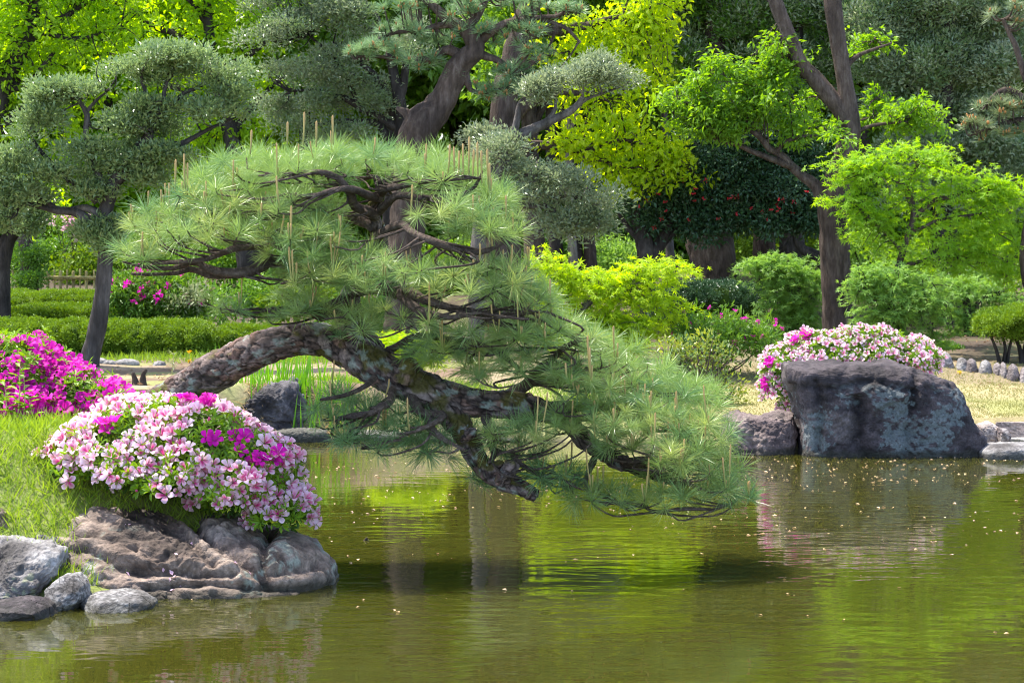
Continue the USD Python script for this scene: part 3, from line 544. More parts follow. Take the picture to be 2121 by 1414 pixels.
branches = [
    [(755, 560, 26, 12.7), (680, 545, 24, 12.4), (580, 540, 24, 12.2), (545, 555, 24, 12.1), (500, 572, 22, 12.0), (470, 565, 20, 12.0), (430, 548, 16, 12.0), (400, 542, 14, 12.0), (360, 558, 12, 12.0), (300, 556, 8, 12.0), (250, 545, 4, 12.0)],
    [(480, 568, 18, 12.05), (440, 572, 15, 12.1), (400, 560, 13, 12.1), (350, 566, 9, 12.05), (270, 562, 5, 12.0)],
    [(700, 500, 20, 12.5), (600, 480, 18, 12.3), (540, 505, 18, 12.1), (490, 520, 15, 12.0), (440, 530, 12, 11.95), (390, 538, 9, 11.9), (320, 545, 5, 11.9)],
    [(778, 450, 22, 12.6), (720, 405, 18, 12.3), (690, 372, 14, 12.2), (650, 360, 11, 12.1), (600, 358, 8, 12.1), (540, 360, 5, 12.1)],
    [(785, 410, 20, 12.6), (740, 392, 16, 12.2), (700, 392, 12, 12.1), (650, 402, 9, 12.0), (600, 400, 5, 12.0)],
    [(790, 400, 18, 12.6), (810, 390, 16, 12.3), (850, 382, 11, 12.2), (900, 374, 8, 12.1), (960, 366, 5, 12.1), (1000, 370, 3, 12.1)],
    [(775, 470, 26, 12.6), (700, 440, 22, 12.7), (600, 430, 18, 12.6), (500, 440, 12, 12.5), (400, 430, 7, 12.4), (330, 440, 4, 12.4)],
    [(785, 440, 18, 12.6), (820, 412, 16, 12.3), (850, 408, 13, 12.2), (880, 405, 12, 12.1), (940, 400, 12, 12.1), (985, 385, 8, 12.1), (1000, 360, 4, 12.1)],
    [(780, 490, 24, 12.6), (830, 470, 18, 12.2), (850, 480, 16, 12.0), (890, 495, 16, 11.9), (950, 512, 16, 11.9), (1000, 520, 13, 11.95), (1040, 505, 5, 12.0)],
    [(735, 600, 28, 12.7), (800, 600, 24, 12.3), (845, 608, 24, 12.0), (880, 625, 20, 11.95), (930, 642, 15, 11.95), (1000, 655, 14, 12.0), (1070, 650, 8, 12.0), (1130, 645, 4, 12.0)],
    [(830, 610, 20, 12.05), (870, 645, 18, 11.9), (930, 650, 12, 11.85), (1000, 650, 6, 11.85)],
    [(735, 620, 24, 12.7), (690, 632, 18, 12.4), (650, 640, 14, 12.2), (600, 635, 8, 12.2), (520, 640, 4, 12.2)],
    [(700, 645, 18, 12.5), (660, 655, 14, 12.3), (640, 640, 10, 12.2), (610, 650, 5, 12.2)],
    [(1040, 830, 30, 12.3), (1080, 805, 26, 12.4), (1110, 790, 24, 12.45), (1170, 795, 20, 12.5), (1240, 790, 16, 12.5), (1320, 800, 10, 12.5), (1400, 830, 5, 12.5)],
    [(1080, 805, 24, 12.4), (1110, 770, 18, 12.4), (1150, 735, 14, 12.3), (1170, 715, 12, 12.2), (1200, 700, 8, 12.2)],
    [(790, 735, 18, 12.6), (850, 700, 14, 12.3), (920, 700, 12, 12.2), (1000, 720, 10, 12.1), (1070, 760, 10, 12.1), (1100, 790, 6, 12.2)],
    [(1100, 850, 26, 12.3), (1180, 840, 22, 12.5), (1260, 850, 18, 12.6), (1340, 870, 12, 12.6), (1430, 900, 6, 12.6)],
    [(1290, 960, 24, 12.4), (1340, 950, 18, 12.2), (1400, 950, 14, 12.1), (1450, 970, 9, 12.1), (1510, 1000, 5, 12.1)],
    [(1230, 950, 16, 12.35), (1215, 1000, 9, 12.1), (1230, 1035, 8, 12.0), (1270, 1042, 8, 12.0), (1320, 1042, 9, 12.0), (1350, 1060, 7, 12.0), (1420, 1054, 8, 12.0), (1490, 1050, 5, 12.0), (1530, 1035, 3, 12.0)],
    [(820, 800, 18, 12.35), (800, 830, 16, 12.1), (780, 838, 16, 12.0), (770, 850, 14, 12.0), (730, 862, 11, 12.0), (700, 875, 5, 12.0)],
    [(775, 782, 14, 12.3), (740, 808, 10, 12.1), (700, 820, 8, 12.0), (660, 825, 4, 12.0)],
    [(850, 820, 28, 12.3), (880, 850, 20, 12.2), (920, 855, 15, 12.15), (870, 890, 8, 12.0), (830, 910, 4, 12.0)],
    [(895, 860, 24, 12.25), (890, 885, 20, 12.1), (920, 910, 10, 12.0), (960, 930, 6, 11.9)],
    [(1005, 865, 22, 12.25), (1015, 900, 18, 12.15), (1030, 935, 14, 12.1), (1020, 960, 8, 12.0)],
    [(1062, 935, 10, 12.1), (1080, 965, 10, 12.0), (1110, 982, 10, 11.95), (1140, 978, 6, 11.95), (1150, 960, 4, 11.95)]]
bpts = []
for k, b in enumerate(branches):
    obj('branch', plimb(b, D, sides=10, rough=.3, fs=16, seed=k, wig=.05), 'twig_bark', pine)
    q = spline(np.array([np.r_[P(e[0], e[1], e[3]), e[2]] for e in b]), 40); bpts.append(q[4:, :3])
for b in (stem, trunk_pts[7:]): bpts.append(spline(np.array([P(e[0], e[1], e[3] if len(e) > 3 else D) for e in b]), 60))
bpts = np.vstack(bpts)
# pads: px, py, rx, ry, d, depth radius, droop
pads = [(570, 372, 155, 50, 12.5, .48), (760, 350, 190, 38, 12.7, .52), (925, 388, 90, 46, 12.5, .42), (475, 425, 110, 50, 12.3, .40), (345, 460, 72, 38, 12.2, .32), (295, 525, 46, 26, 12.0, .22),
        (410, 490, 115, 42, 12.0, .32), (560, 450, 110, 60, 12.2, .38), (650, 440, 70, 60, 12.5, .30), (640, 520, 100, 50, 12.1, .35), (900, 440, 80, 38, 11.9, .28), (990, 475, 85, 50, 12.1, .30), (1020, 420, 40, 40, 12.4, .25),
        (700, 575, 150, 55, 12.2, .45), (540, 605, 105, 48, 12.3, .35), (850, 560, 140, 52, 12.1, .42), (980, 590, 120, 52, 12.1, .38), (1075, 625, 70, 40, 12.2, .30), (470, 640, 40, 25, 12.2, .2), (620, 655, 60, 26, 12.1, .22),
        (860, 660, 100, 42, 12.1, .30), (740, 680, 40, 40, 12.0, .16), (1000, 695, 120, 48, 12.2, .40), (1130, 705, 110, 52, 12.3, .40), (930, 735, 90, 36, 12.2, .28), (1090, 770, 120, 40, 12.2, .36), (1230, 745, 90, 48, 12.5, .40),
        (1180, 800, 110, 50, 12.2, .38), (1310, 800, 110, 52, 12.5, .42), (1400, 830, 90, 45, 12.5, .38), (1280, 870, 130, 50, 12.2, .42), (1420, 895, 90, 50, 12.3, .38), (1170, 900, 90, 38, 12.0, .26), (1340, 935, 120, 48, 12.1, .38),
        (1440, 970, 90, 48, 12.2, .34), (1500, 1030, 55, 40, 12.1, .24), (1400, 1035, 80, 30, 12.0, .22), (1270, 1030, 80, 24, 12.0, .18), (1080, 905, 60, 30, 11.95, .18)]
low = [(720, 850, 70, 40, 12.3, .25), (690, 870, 50, 40, 12.2, .2), (820, 880, 90, 45, 12.3, .3), (760, 920, 70, 36, 12.1, .24), (890, 930, 55, 36, 12.1, .2), (960, 890, 60, 30, 12.5, .25), (1090, 945, 70, 34, 12.3, .22), (1150, 975, 60, 26, 12.1, .2), (1060, 880, 60, 24, 12.6, .2), (1000, 1000, 40, 20, 12.2, .15), (1150, 1010, 30, 18, 12.1, .12)]
gaps = [(785, 400, 62, 26), (870, 405, 40, 10), (705, 385, 40, 9), (785, 470, 18, 26), (500, 585, 70, 25), (470, 556, 110, 10), (860, 492, 60, 12), (880, 632, 60, 14), (990, 652, 80, 9), (905, 520, 60, 14), (1290, 950, 45, 14), (1190, 930, 40, 20), (1080, 800, 40, 16), (1150, 725, 26, 12)]
pos, dirs, lowf = [], [], []
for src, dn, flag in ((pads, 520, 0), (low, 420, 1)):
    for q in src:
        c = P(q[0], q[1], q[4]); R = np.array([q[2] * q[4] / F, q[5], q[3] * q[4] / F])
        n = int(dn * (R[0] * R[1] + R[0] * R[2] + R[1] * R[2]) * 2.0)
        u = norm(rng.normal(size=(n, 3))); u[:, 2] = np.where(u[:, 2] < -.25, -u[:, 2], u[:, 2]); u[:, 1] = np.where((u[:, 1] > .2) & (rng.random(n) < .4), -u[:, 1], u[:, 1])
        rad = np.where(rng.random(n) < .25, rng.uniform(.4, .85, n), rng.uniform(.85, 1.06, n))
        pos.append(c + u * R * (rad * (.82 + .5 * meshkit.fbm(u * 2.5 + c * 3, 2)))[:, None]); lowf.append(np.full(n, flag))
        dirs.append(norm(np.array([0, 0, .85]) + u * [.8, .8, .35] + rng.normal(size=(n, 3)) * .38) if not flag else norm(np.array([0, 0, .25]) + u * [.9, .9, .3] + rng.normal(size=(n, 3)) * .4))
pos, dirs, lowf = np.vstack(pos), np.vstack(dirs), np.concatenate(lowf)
k = thin(pos, .108, rng); pos, dirs, lowf = pos[k], dirs[k], lowf[k]
pxy = np.column_stack([pos[:, 0] * F / pos[:, 1] + CX, YH - (pos[:, 2] - H) * F / pos[:, 1]])
ok = np.ones(len(pos), bool)
for gx_, gy_, rx_, ry_ in gaps:
    ok &= ~(((((pxy[:, 0] - gx_) / (rx_ + 12)) ** 2 + ((pxy[:, 1] - gy_ - 4) / (ry_ + 14)) ** 2) < 1) & (pos[:, 1] < 12.75))
pos, dirs, lowf, pxy = pos[ok], dirs[ok], lowf[ok], pxy[ok]
protos = [tuft(rng, 100, .140, .0026, spread=s, bend=b) for s, b in ((1.45, .3), (1.3, .2), (1.6, .4), (1.2, .15), (1.5, .35), (1.4, .3))]
tp = cKDTree(bpts); dist, near_i = tp.query(pos)
order = np.argsort(pos[:, 1] + .25 * rng.random(len(pos)))
rest = {'needle_lit': [], 'needle_low': []}; twigs = []; ncand = 0
for rank, i in enumerate(order):
    s = rng.uniform(.62, 1.25)
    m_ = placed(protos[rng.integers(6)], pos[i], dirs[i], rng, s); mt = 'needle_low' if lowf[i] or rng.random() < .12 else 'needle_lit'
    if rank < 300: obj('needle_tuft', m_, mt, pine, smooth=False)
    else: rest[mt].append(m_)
    b = pos[i]; near = tp.query(b, k=40)[1]; hz = np.linalg.norm((bpts[near] - b)[:, :2], axis=1) - np.abs((bpts[near] - b)[:, 2]) * .8
    a = bpts[near[np.argmax(hz + rng.random(40) * .08)]]; L_ = np.linalg.norm(a - b)
    if L_ < .5 and rng.random() < .5:
        side = np.cross(b - a, [0, 0, 1.]) * rng.normal() * .25; w1 = a + (b - a) * .35 + side + [0, 0, -.10 * L_]; w2 = a + (b - a) * .75 - side * .5 + [0, 0, -.14 * L_] + rng.normal(size=3) * .012
        twigs.append(limb([a, w1, w2, b - dirs[i] * .035, b], [.0075 + .004 * L_, .0068, .0055, .0045, .004], sides=5, n=11, rough=.25, fs=40, seed=rank))
    top = dirs[i][2] > .55
    if ncand < 290 and rng.random() < (.42 if top else .14):
        for _ in range(rng.choice([1, 1, 2, 3])):
            h = rng.choice([.05, .09, .13, .18, .24], p=[.30, .30, .22, .13, .05]) * rng.uniform(.8, 1.15)
            (cv, cf), ct = candle_mesh(h, rng.uniform(.0044, .0064), rng.normal(size=2) * .2)
            obj('candle', (cv + pos[i] + np.r_[rng.normal(size=2) * .008, 0], cf), 'candle', pine, tint=ct); ncand += 1
for px_, py_, h in [(942, 372, .2), (950, 370, .17), (960, 372, .22), (970, 365, .24), (978, 378, .2), (990, 372, .23), (998, 380, .2), (1012, 390, .24), (1016, 396, .17), (928, 360, .18), (384, 400, .24), (388, 405, .2), (362, 398, .2), (423, 480, .25), (350, 460, .24), (628, 300, .2), (655, 305, .16), (690, 300, .18), (595, 300, .14), (518, 320, .15), (1048, 455, .15), (850, 450, .2), (990, 460, .16)]:
    (cv, cf), ct = candle_mesh(h, .0066, rng.normal(size=2) * .05); obj('candle', (cv + P(px_, py_, 12.1), cf), 'candle', pine, tint=ct)
for mt, ms in rest.items():
    if ms: obj('needles', merge(ms), mt, pine, smooth=False, kind='stuff')
obj('twigs', merge(twigs), 'twig_bark', pine, kind='stuff')

# ------------------------------------------------------------------ azaleas
def flower(rng, L=.046, pink=True, open_=1.0):
    """five wavy petals in a shallow funnel around +z; the upper petals carry a blotch"""
    V, Fc, C = [], [], []; n = 0
    for k in range(5):
        a = 2 * np.pi * k / 5 + rng.normal() * .06; w = L * rng.uniform(.52, .62)
        rs = np.array([.10, .42, .75, 1.0]) * L; ws = np.array([.14, .70, 1.0, .42]) * w
        zs = np.array([-.30, .05, .24, .16]) * L * open_ + np.array([0, 0, 1, 2.2]) * rng.normal() * L * .06
        for r_, w_, z_ in zip(rs, ws, zs):
            for t in (-.5, 0, .5):
                rad = r_ * (1.0 if t == 0 else .96); p = np.array([rad, t * 2 * w_ * .62, z_ + (abs(t) * .16 * L if r_ < .9 * L else 0) + rng.normal() * .02 * L])
                V.append((p[0] * math.cos(a) - p[1] * math.sin(a), p[0] * math.sin(a) + p[1] * math.cos(a), p[2]))
                if pink:
                    f_ = r_ / L; bl = (1.0 if k in (0,) else .5 if k in (1, 4) else .15) * max(0, 1.12 - f_ * 1.1) * (1.3 if t == 0 else .55)
                    bl = min(1, bl * 1.8); edge_ = np.array((.97, .80, .89)) if t == 0 else np.array((.95, .67, .82))
                    C.append(edge_ * (1 - bl) + np.array((.66, .02, .24)) * bl)
                else: C.append(np.array((.66, .012, .42)) * (1 if r_ > .3 * L else .7))
        for r in range(3):
            for c in range(2):
                q = n + r * 3 + c; Fc += [(q, q + 3, q + 4), (q, q + 4, q + 1)]
        n += 12
    for _ in range(4):                                            # stamens
        d = norm(np.array([rng.normal() * .35, rng.normal() * .35, 1.])); b = np.array([0, 0, -.1 * L]); s = norm(np.cross(d, rng.normal(size=3))) * .0009
        V += [tuple(b + s), tuple(b - s), tuple(b + d * L * .8)]; Fc.append((n, n + 1, n + 2)); n += 3
        C += [np.array((.8, .35, .45)) if pink else np.array((.6, .05, .35))] * 3
    return (np.array(V), np.array(Fc)), np.array(C)
def rosette(rng, n=9, L=.055, W=.019, up=.25):
    a = np.arange(n) * 2.4 + rng.normal(size=n) * .2; e = rng.uniform(-.35, .9, n) + up * .5
    ax = np.column_stack([np.cos(a) * np.cos(e), np.sin(a) * np.cos(e), np.sin(e)]); nm = norm(np.array([0, 0, 1.]) - ax * .3 + rng.normal(size=(n, 3)) * .25)
    return leaves('lance', ax * .006, ax, nm, L, W, rng.uniform(.65, 1.15, n))
def bud(rng, L=.03):
    m = trimesh.creation.icosphere(1); v = np.array(m.vertices) * [L * .26, L * .26, L * .5]; v[:, :2] *= (1 - .5 * np.clip(v[:, 2:] / (L * .5), 0, 1)); v[:, 2] += L * .4
    return (v, np.array(m.faces)), np.tile((.72, .16, .36), (len(v), 1))
def azalea(label, ell, d0, nf, nl, pink, rng, fl=.046, base=None, mag=(), minf=.06, leafL=.055, nb=0, name='azalea_bush', group=None, nstuff=900, leafmat_='azalea_leaf', gap=None, flower_tint=None, lout=.022):
    E = [(P(q[0], q[1], q[4] if len(q) > 4 else d0), np.array([q[2] * d0 / F, q[5] if len(q) > 5 else .8 * q[2] * d0 / F, q[3] * d0 / F])) for q in ell]
    t = thing(name, label, 'azalea bush', base, group)
    p, u = [], []
    for c, R in E:
        k = int(9000 * (R[0] * R[1] + R[0] * R[2] + R[1] * R[2])); q = norm(rng.normal(size=(k, 3))); q[:, 1] = np.where(rng.random(k) < .7, -np.abs(q[:, 1]), q[:, 1])
        lump = 1 + .34 * (meshkit.fbm(q * 3.2 + c, 3) - .5) * 2
        p.append(c + q * R * lump[:, None]); u.append(norm(q / R))
    p, u = np.vstack(p), np.vstack(u); ok = np.ones(len(p), bool)
    for c, R in E: ok &= (((p - c) / R) ** 2).sum(1) > .80
    p, u = p[ok], u[ok]
    vis = (u[:, 1] < .35) & (u[:, 2] > -.55)
    pv, uv = p[vis], u[vis]
    # flowers in trusses of two to four
    cl = meshkit.fbm(pv * 6.5 + 31, 2); k = thin(pv, minf, rng); w = cl[k] * 1.0 + rng.random(len(k)) * .13; k = k[np.argsort(-w)][:nf]
    cent = pv[k]; extra = []
    for i, q in enumerate(k):
        z = norm(uv[q] * .8 + np.array([0, -.60, .62]) + rng.normal(size=3) * .30)
        m_, c_ = flower(rng, fl * rng.uniform(.7, 1.15), pink, rng.uniform(.7, 1.5)); ism = False
        if pink and len(mag):
            px = np.array([pv[q][0] * F / pv[q][1] + CX, YH - (pv[q][2] - H) * F / pv[q][1]]); ism = any(np.hypot(px[0] - a, px[1] - b) < r for a, b, r in mag)
            if ism: m_, c_ = flower(rng, fl * rng.uniform(.95, 1.15), False, 1.0)
        if flower_tint is not None: c_ = c_ * flower_tint
        if i >= 282: extra.append((placed(m_, pv[q] + uv[q] * .03, z, rng), c_)); continue
        obj('flower', placed(m_, pv[q] + uv[q] * .03, z, rng), 'petal', t, tint=c_, label='vivid magenta flower among the pale pink ones' if ism else None)
    for a, b, r in (mag if pink else ()):                           # the single magenta sprigs
        q = np.argmin(np.hypot(pv[:, 0] * F / pv[:, 1] + CX - a, YH - (pv[:, 2] - H) * F / pv[:, 1] - b) + 40 * pv[:, 1])
        for _ in range(max(2, int(r / 9))):
            m_, c_ = flower(rng, fl * 1.05, False, 1.1); o = rng.normal(size=3) * [.5, .15, .4] * r * d0 / F
            obj('flower', placed(m_, pv[q] + uv[q] * .045 + o, norm(uv[q] + np.array([0, -.6, .5]) + rng.normal(size=3) * .3), rng), 'petal', t, tint=c_, label='vivid magenta flower among the pale pink ones')
    if extra: obj('flowers', merge([e[0] for e in extra]), 'petal', t, tint=np.vstack([e[1] for e in extra]), kind='stuff')
    kl = thin(pv, .042, rng); dist = cKDTree(cent).query(pv[kl])[0] if len(cent) else np.ones(len(kl)); kl = kl[np.argsort(-dist + rng.random(len(kl)) * .05)]
    for i, q in enumerate(kl[:nl]):
        z = norm(uv[q] * .8 + np.array([0, -.2, .7]) + rng.normal(size=3) * .2)
        obj('leaf_cluster', placed(rosette(rng, rng.integers(7, 11), leafL, leafL * .34), pv[q] + uv[q] * rng.uniform(-.02, lout), z, rng), leafmat_, t, smooth=False)
    ms = [placed(rosette(rng, 8, leafL, leafL * .34), pv[q], norm(uv[q] + np.array([0, 0, .5]) + rng.normal(size=3) * .3), rng) for q in kl[nl:nl + 500]]
    inner = []
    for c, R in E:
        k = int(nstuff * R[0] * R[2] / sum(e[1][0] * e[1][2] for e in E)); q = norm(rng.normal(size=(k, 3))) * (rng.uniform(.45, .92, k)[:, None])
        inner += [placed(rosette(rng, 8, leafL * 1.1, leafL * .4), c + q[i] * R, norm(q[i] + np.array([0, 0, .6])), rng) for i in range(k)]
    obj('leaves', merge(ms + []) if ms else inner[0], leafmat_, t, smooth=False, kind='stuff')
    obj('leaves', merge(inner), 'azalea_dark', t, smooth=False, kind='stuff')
    for i in range(nb):
        q = rng.integers(len(pv)); (bv, bf), bc = bud(rng)
        obj('flower_bud', placed((bv, bf), pv[q] + uv[q] * .03, norm(uv[q] + np.array([0, -.2, .8])), rng), 'petal', t, tint=bc)
    st = []
    for c, R in E:
        for _ in range(5):
            e = c + norm(rng.normal(size=3)) * R * .75; st.append(limb([np.array(base) + rng.normal(size=3) * [.12, .1, .02], (np.array(base) + e) / 2 + rng.normal(size=3) * .05, e], [.012, .008, .004], sides=5, n=8, rough=.1))
    obj('stems', merge(st), 'twig_bark', t, kind='stuff')
    return t
rng = np.random.default_rng(21)
azalea('rounded pale pink azalea in full bloom spilling over the brown shore rock', [(290, 935, 150, 92, 12.2, .55), (165, 960, 80, 55, 12.1, .3), (410, 935, 130, 88, 12.2, .55), (500, 985, 110, 92, 12.05, .45), (575, 1055, 66, 48, 11.95, .28), (360, 985, 120, 50, 11.95, .35), (345, 870, 110, 40, 12.45, .3)],
       12.1, 340, 295, True, rng, base=G(380, 12.3), fl=.052, minf=.050, mag=[(237, 885, 26), (480, 903, 18), (437, 925, 18), (515, 950, 24), (567, 957, 12), (398, 832, 20), (425, 836, 12)], nb=40)
azalea('vivid magenta azalea bush at the left edge above the grass mound', [(35, 790, 110, 80, 13.2, .5), (130, 830, 100, 62, 13.2, .45), (215, 845, 60, 40, 13.1, .3), (255, 850, 36, 26, 13.0, .2), (40, 860, 100, 50, 12.9, .4), (110, 880, 60, 40, 12.9, .3)],
       13.1, 300, 230, False, rng, base=G(60, 13.4), fl=.054, minf=.046, lout=.05, nstuff=700)
azalea('pale pink azalea blooming behind the big dark boulder', [(1640, 780, 60, 62, 19.8, .35), (1700, 735, 75, 45, 20.0, .4), (1790, 735, 90, 55, 20.0, .4), (1880, 745, 60, 42, 20.0, .35), (1655, 830, 36, 32, 19.7, .2)],
       19.9, 330, 200, True, rng, base=G(1720, 20.3), mag=[(1670, 700, 9), (1645, 712, 7), (1592, 793, 9), (1600, 752, 6)], nb=0, fl=.05, minf=.065, leafL=.06)

# ------------------------------------------------------------------ generic trees
rt = np.random.default_rng(33)
CL = {}
def protos_for(kind):
    if kind not in CL:
        r = np.random.default_rng(len(CL) + 400)
        spec = {'spring_spray': ('oval', 10, .13, .085, .038, .5, .7, .05, .2), 'cherry_spray': ('oval', 9, .20, .13, .062, .6, .9, -.1, .35), 'camphor_spray': ('oval', 12, .20, .115, .058, .7, .9, .0, .35), 'maple_spray': ('maple', 11, .14, .082, .084, .25, .38, .05, .2),
                'cherry': ('oval', 26, .34, .125, .060, .6, .9, -.1, .3), 'camphor': ('oval', 26, .30, .115, .058, .75, .9, .0, .3), 'spring': ('oval', 22, .34, .092, .042, .28, .7, .1, .15), 'maple': ('maple', 26, .26, .078, .080, .26, .35, .05, .14),
                'maplemound': ('maple', 34, .26, .072, .074, .36, .45, -.05, .3), 'gloss': ('oval', 60, .19, .064, .024, .6, 1.0, .6, 0), 'grey': ('oval', 46, .20, .062, .021, .6, 1.0, .5, 0), 'dark': ('oval', 90, .26, .075, .036, .8, .7, .1, .1),
                'wood': ('oval', 46, .45, .15, .075, .8, .9, .1, .1), 'hedge': ('oval', 110, .085, .026, .015, .7, .7, .5, 0), 'bush': ('lance', 40, .16, .075, .023, .8, .5, .3, 0), 'tea': ('oval', 30, .15, .052, .024, .9, .8, .4, 0), 'shrub': ('oval', 50, .3, .10, .042, .8, .8, .2, .1)}[kind]
        CL[kind] = ([clump(r, spec[0], spec[1], spec[2], spec[3], spec[4], spec[5], spec[6], spec[7], spec[8]) for _ in range(3)], spec[2])
    return CL[kind]
def crown(t, pads, d, kind, mat, dens=1.0, upw=1.0, name='crown', smin=.8, smax=1.25, **kw):
    pr, R = protos_for(kind); p, u = pad_points(rt, pads, d, R, dens, **kw)
    return scatter(t, name, pr, mat, p, norm(u * .8 + np.array([0, 0, upw]) + rt.normal(size=u.shape) * .2), rt.uniform(smin, smax, len(p)), rt)
def spray_crown(t, limbs, pads, d, kind, mat, dens, bark, tw=.007, droop=.1, name='crown'):
    """leaf sprays along twigs that run from the limbs out through each pad"""
    pr, R = protos_for(kind); kt = cKDTree(limbs); pos, dr, ms = [], [], []
    for q in pads:
        dd = q[4] if len(q) > 4 and q[4] else d; c = P(q[0], q[1], dd); A = np.array([q[2] * dd / F, q[5] if len(q) > 5 else .75 * q[2] * dd / F, q[3] * dd / F]); A[1] = max(A[1], A[2])
        area = 4 * np.pi * (((A[0] * A[1]) ** 1.6 + (A[0] * A[2]) ** 1.6 + (A[1] * A[2]) ** 1.6) / 3) ** (1 / 1.6)
        a0 = limbs[kt.query(c)[1]]
        for _ in range(max(4, int(dens * area * 7))):
            u = norm(rt.normal(size=3)); e = c + u * A * rt.uniform(.35, 1.25)
            near = kt.query(e, k=8)[1]; a = limbs[near[rt.integers(8)]]
            if np.linalg.norm(e - a) > 2.2 * max(A): a = c + (a0 - c) * .3 - u * A * .5
            L = np.linalg.norm(e - a)
            if L < .05: continue
            m1 = a + (e - a) * .5 + rt.normal(size=3) * .07 * L + [0, 0, .10 * L]; e2 = e - [0, 0, droop * L]
            q_ = spline(np.array([a, m1, e2]), 12)
            if rt.random() < .55: ms.append(limb([a, m1, e2], [tw * 1.5, tw, tw * .4], sides=4, n=6, rough=0))
            k = max(2, int(L * .75 / (R * .8))); ts = np.clip(rt.uniform(.25, 1.02, k) ** .8, 0, 1) * 11; i = np.minimum(ts.astype(int), 10)
            p = q_[i] + (q_[i + 1] - q_[i]) * (ts - i)[:, None] + rt.normal(size=(k, 3)) * R * .35
            pos.append(p); dr.append(np.tile(norm((e2 - m1) * .5 + np.array([0, 0, .9 * L])), (k, 1)))
    pos, dr = np.vstack(pos), np.vstack(dr)
    scatter(t, name, pr, mat, pos, norm(dr + rt.normal(size=dr.shape) * .25), rt.uniform(.75, 1.3, len(pos)), rt)
    obj('twigs', merge(ms), bark, t, kind='stuff')
def tree(name, label, cat, d, trunk, branches, bark, pads, kind, mat, dens=1.0, group=None, base=None, twigs=0, rough=.12, sides=16, tw=.010, twmat=None, lobes=6, psq=1.0, spray=None, droop=.1, **kw):
    q = trunk[0]; dd = q[3] if len(q) > 3 else d
    b = P(q[0], q[1], dd) if base is None else base
    t = thing(name, label, cat, b, group)
    obj('trunk', plimb(trunk, d, sides=sides, rough=rough, fs=5, seed=len(used), n=max(14, len(trunk) * 7)), bark, t)
    ends = []
    for k, br in enumerate(branches):
        obj('branch', plimb(br, d, sides=8, rough=.15, fs=8, seed=k, wig=.06), bark, t); s = spline(np.array([P(e[0], e[1], e[3] if len(e) > 3 else d) for e in br]), 24); ends.append(s[6:])
    pads = [(q[0], q[1], q[2] * (.88 if psq < .8 else 1), q[3] * psq, *q[4:]) for q in pads]
    if spray:
        lim = np.vstack(ends + [spline(np.array([P(e[0], e[1], e[3] if len(e) > 3 else d) for e in trunk]), 24)[10:]])[:, :3]
        spray_crown(t, lim, pads, d, spray, mat, dens, twmat or bark, tw, droop); return t
    if pads: crown(t, pads, d, kind, mat, dens, lobes=lobes, **kw)
    if twigs:
        ends = np.vstack(ends + [spline(np.array([P(e[0], e[1], e[3] if len(e) > 3 else d) for e in trunk]), 24)[12:]]); kt = cKDTree(ends)
        p, u = pad_points(rt, pads, d, .3, 1.0); p = p[rt.permutation(len(p))[:twigs]]; ms = []
        for e in p:
            a = ends[kt.query(e)[1]]; mid = (a + e) / 2 + rt.normal(size=3) * .05 - np.array([0, 0, .12 * np.linalg.norm(e - a)])
            ms.append(limb([a, mid, e], [tw * 1.8, tw, tw * .4], sides=4, n=7, rough=0))
        obj('twigs', merge(ms), twmat or bark, t, kind='stuff')
    return t

# --- cloud-pruned tree on the left
tree('pruned_tree', 'cloud pruned evergreen with grey leaning trunk on the bare earth left of the pine', 'tree', 25,
     [(180, gpy(180, 25) + 12, 52), (188, 735, 41), (203, 670, 37), (213, 600, 34), (218, 530, 31), (216, 460, 30), (228, 405, 30), (255, 345, 26), (300, 290, 18), (330, 230, 12), (345, 170, 8)],
     [[(218, 465, 26), (190, 455, 22), (150, 440, 18), (100, 432, 14), (40, 425, 8)], [(217, 450, 22), (180, 432, 16), (120, 430, 10), (60, 390, 6)], [(240, 380, 18), (290, 340, 22), (330, 310, 20), (370, 298, 13), (430, 270, 8), (470, 250, 5)], [(310, 290, 14), (315, 240, 12), (300, 200, 10), (296, 150, 6)],
      [(225, 410, 16), (195, 330, 14), (178, 275, 12), (178, 235, 12), (160, 205, 7)], [(178, 235, 9), (200, 210, 6), (220, 190, 4)], [(200, 420, 12), (120, 350, 10), (80, 310, 8), (60, 270, 5)], [(330, 240, 10), (390, 190, 8), (440, 160, 5)]], 'bark_slate',
     [(330, 118, 120, 30), (420, 150, 95, 45), (300, 150, 80, 26), (470, 190, 50, 40), (150, 188, 78, 30), (110, 200, 40, 20), (70, 258, 72, 40), (300, 225, 60, 22), (420, 235, 95, 32), (250, 265, 90, 30), (330, 268, 70, 24), (180, 318, 80, 28), (280, 318, 70, 28), (60, 338, 92, 46), (130, 370, 80, 34), (230, 350, 70, 30), (290, 372, 60, 30), (355, 335, 50, 30), (50, 415, 80, 48), (195, 405, 52, 28), (20, 465, 60, 28), (215, 470, 26, 14), (225, 500, 20, 30), (200, 480, 30, 16), (-40, 380, 80, 60)],
     'gloss', 'glossy_leaf', dens=1.15, lobes=5, twigs=160, tw=.008, under=.35, fill=.35, psq=.66)
tree('edge_tree', 'dark trunked tree cut by the left edge beside the low hedges', 'tree', 28.5, [(2, gpy(2, 28.5) + 10, 46), (4, 580, 34), (8, 530, 32), (20, 490, 30), (50, 470, 18)], [[(8, 510, 24), (-20, 470, 18), (-60, 430, 10)], [(20, 490, 20), (60, 460, 10), (80, 440, 5)]], 'bark_dark', [(0, 440, 90, 40), (-60, 400, 80, 60), (60, 470, 50, 24)], 'gloss', 'glossy_leaf', dens=1.3)
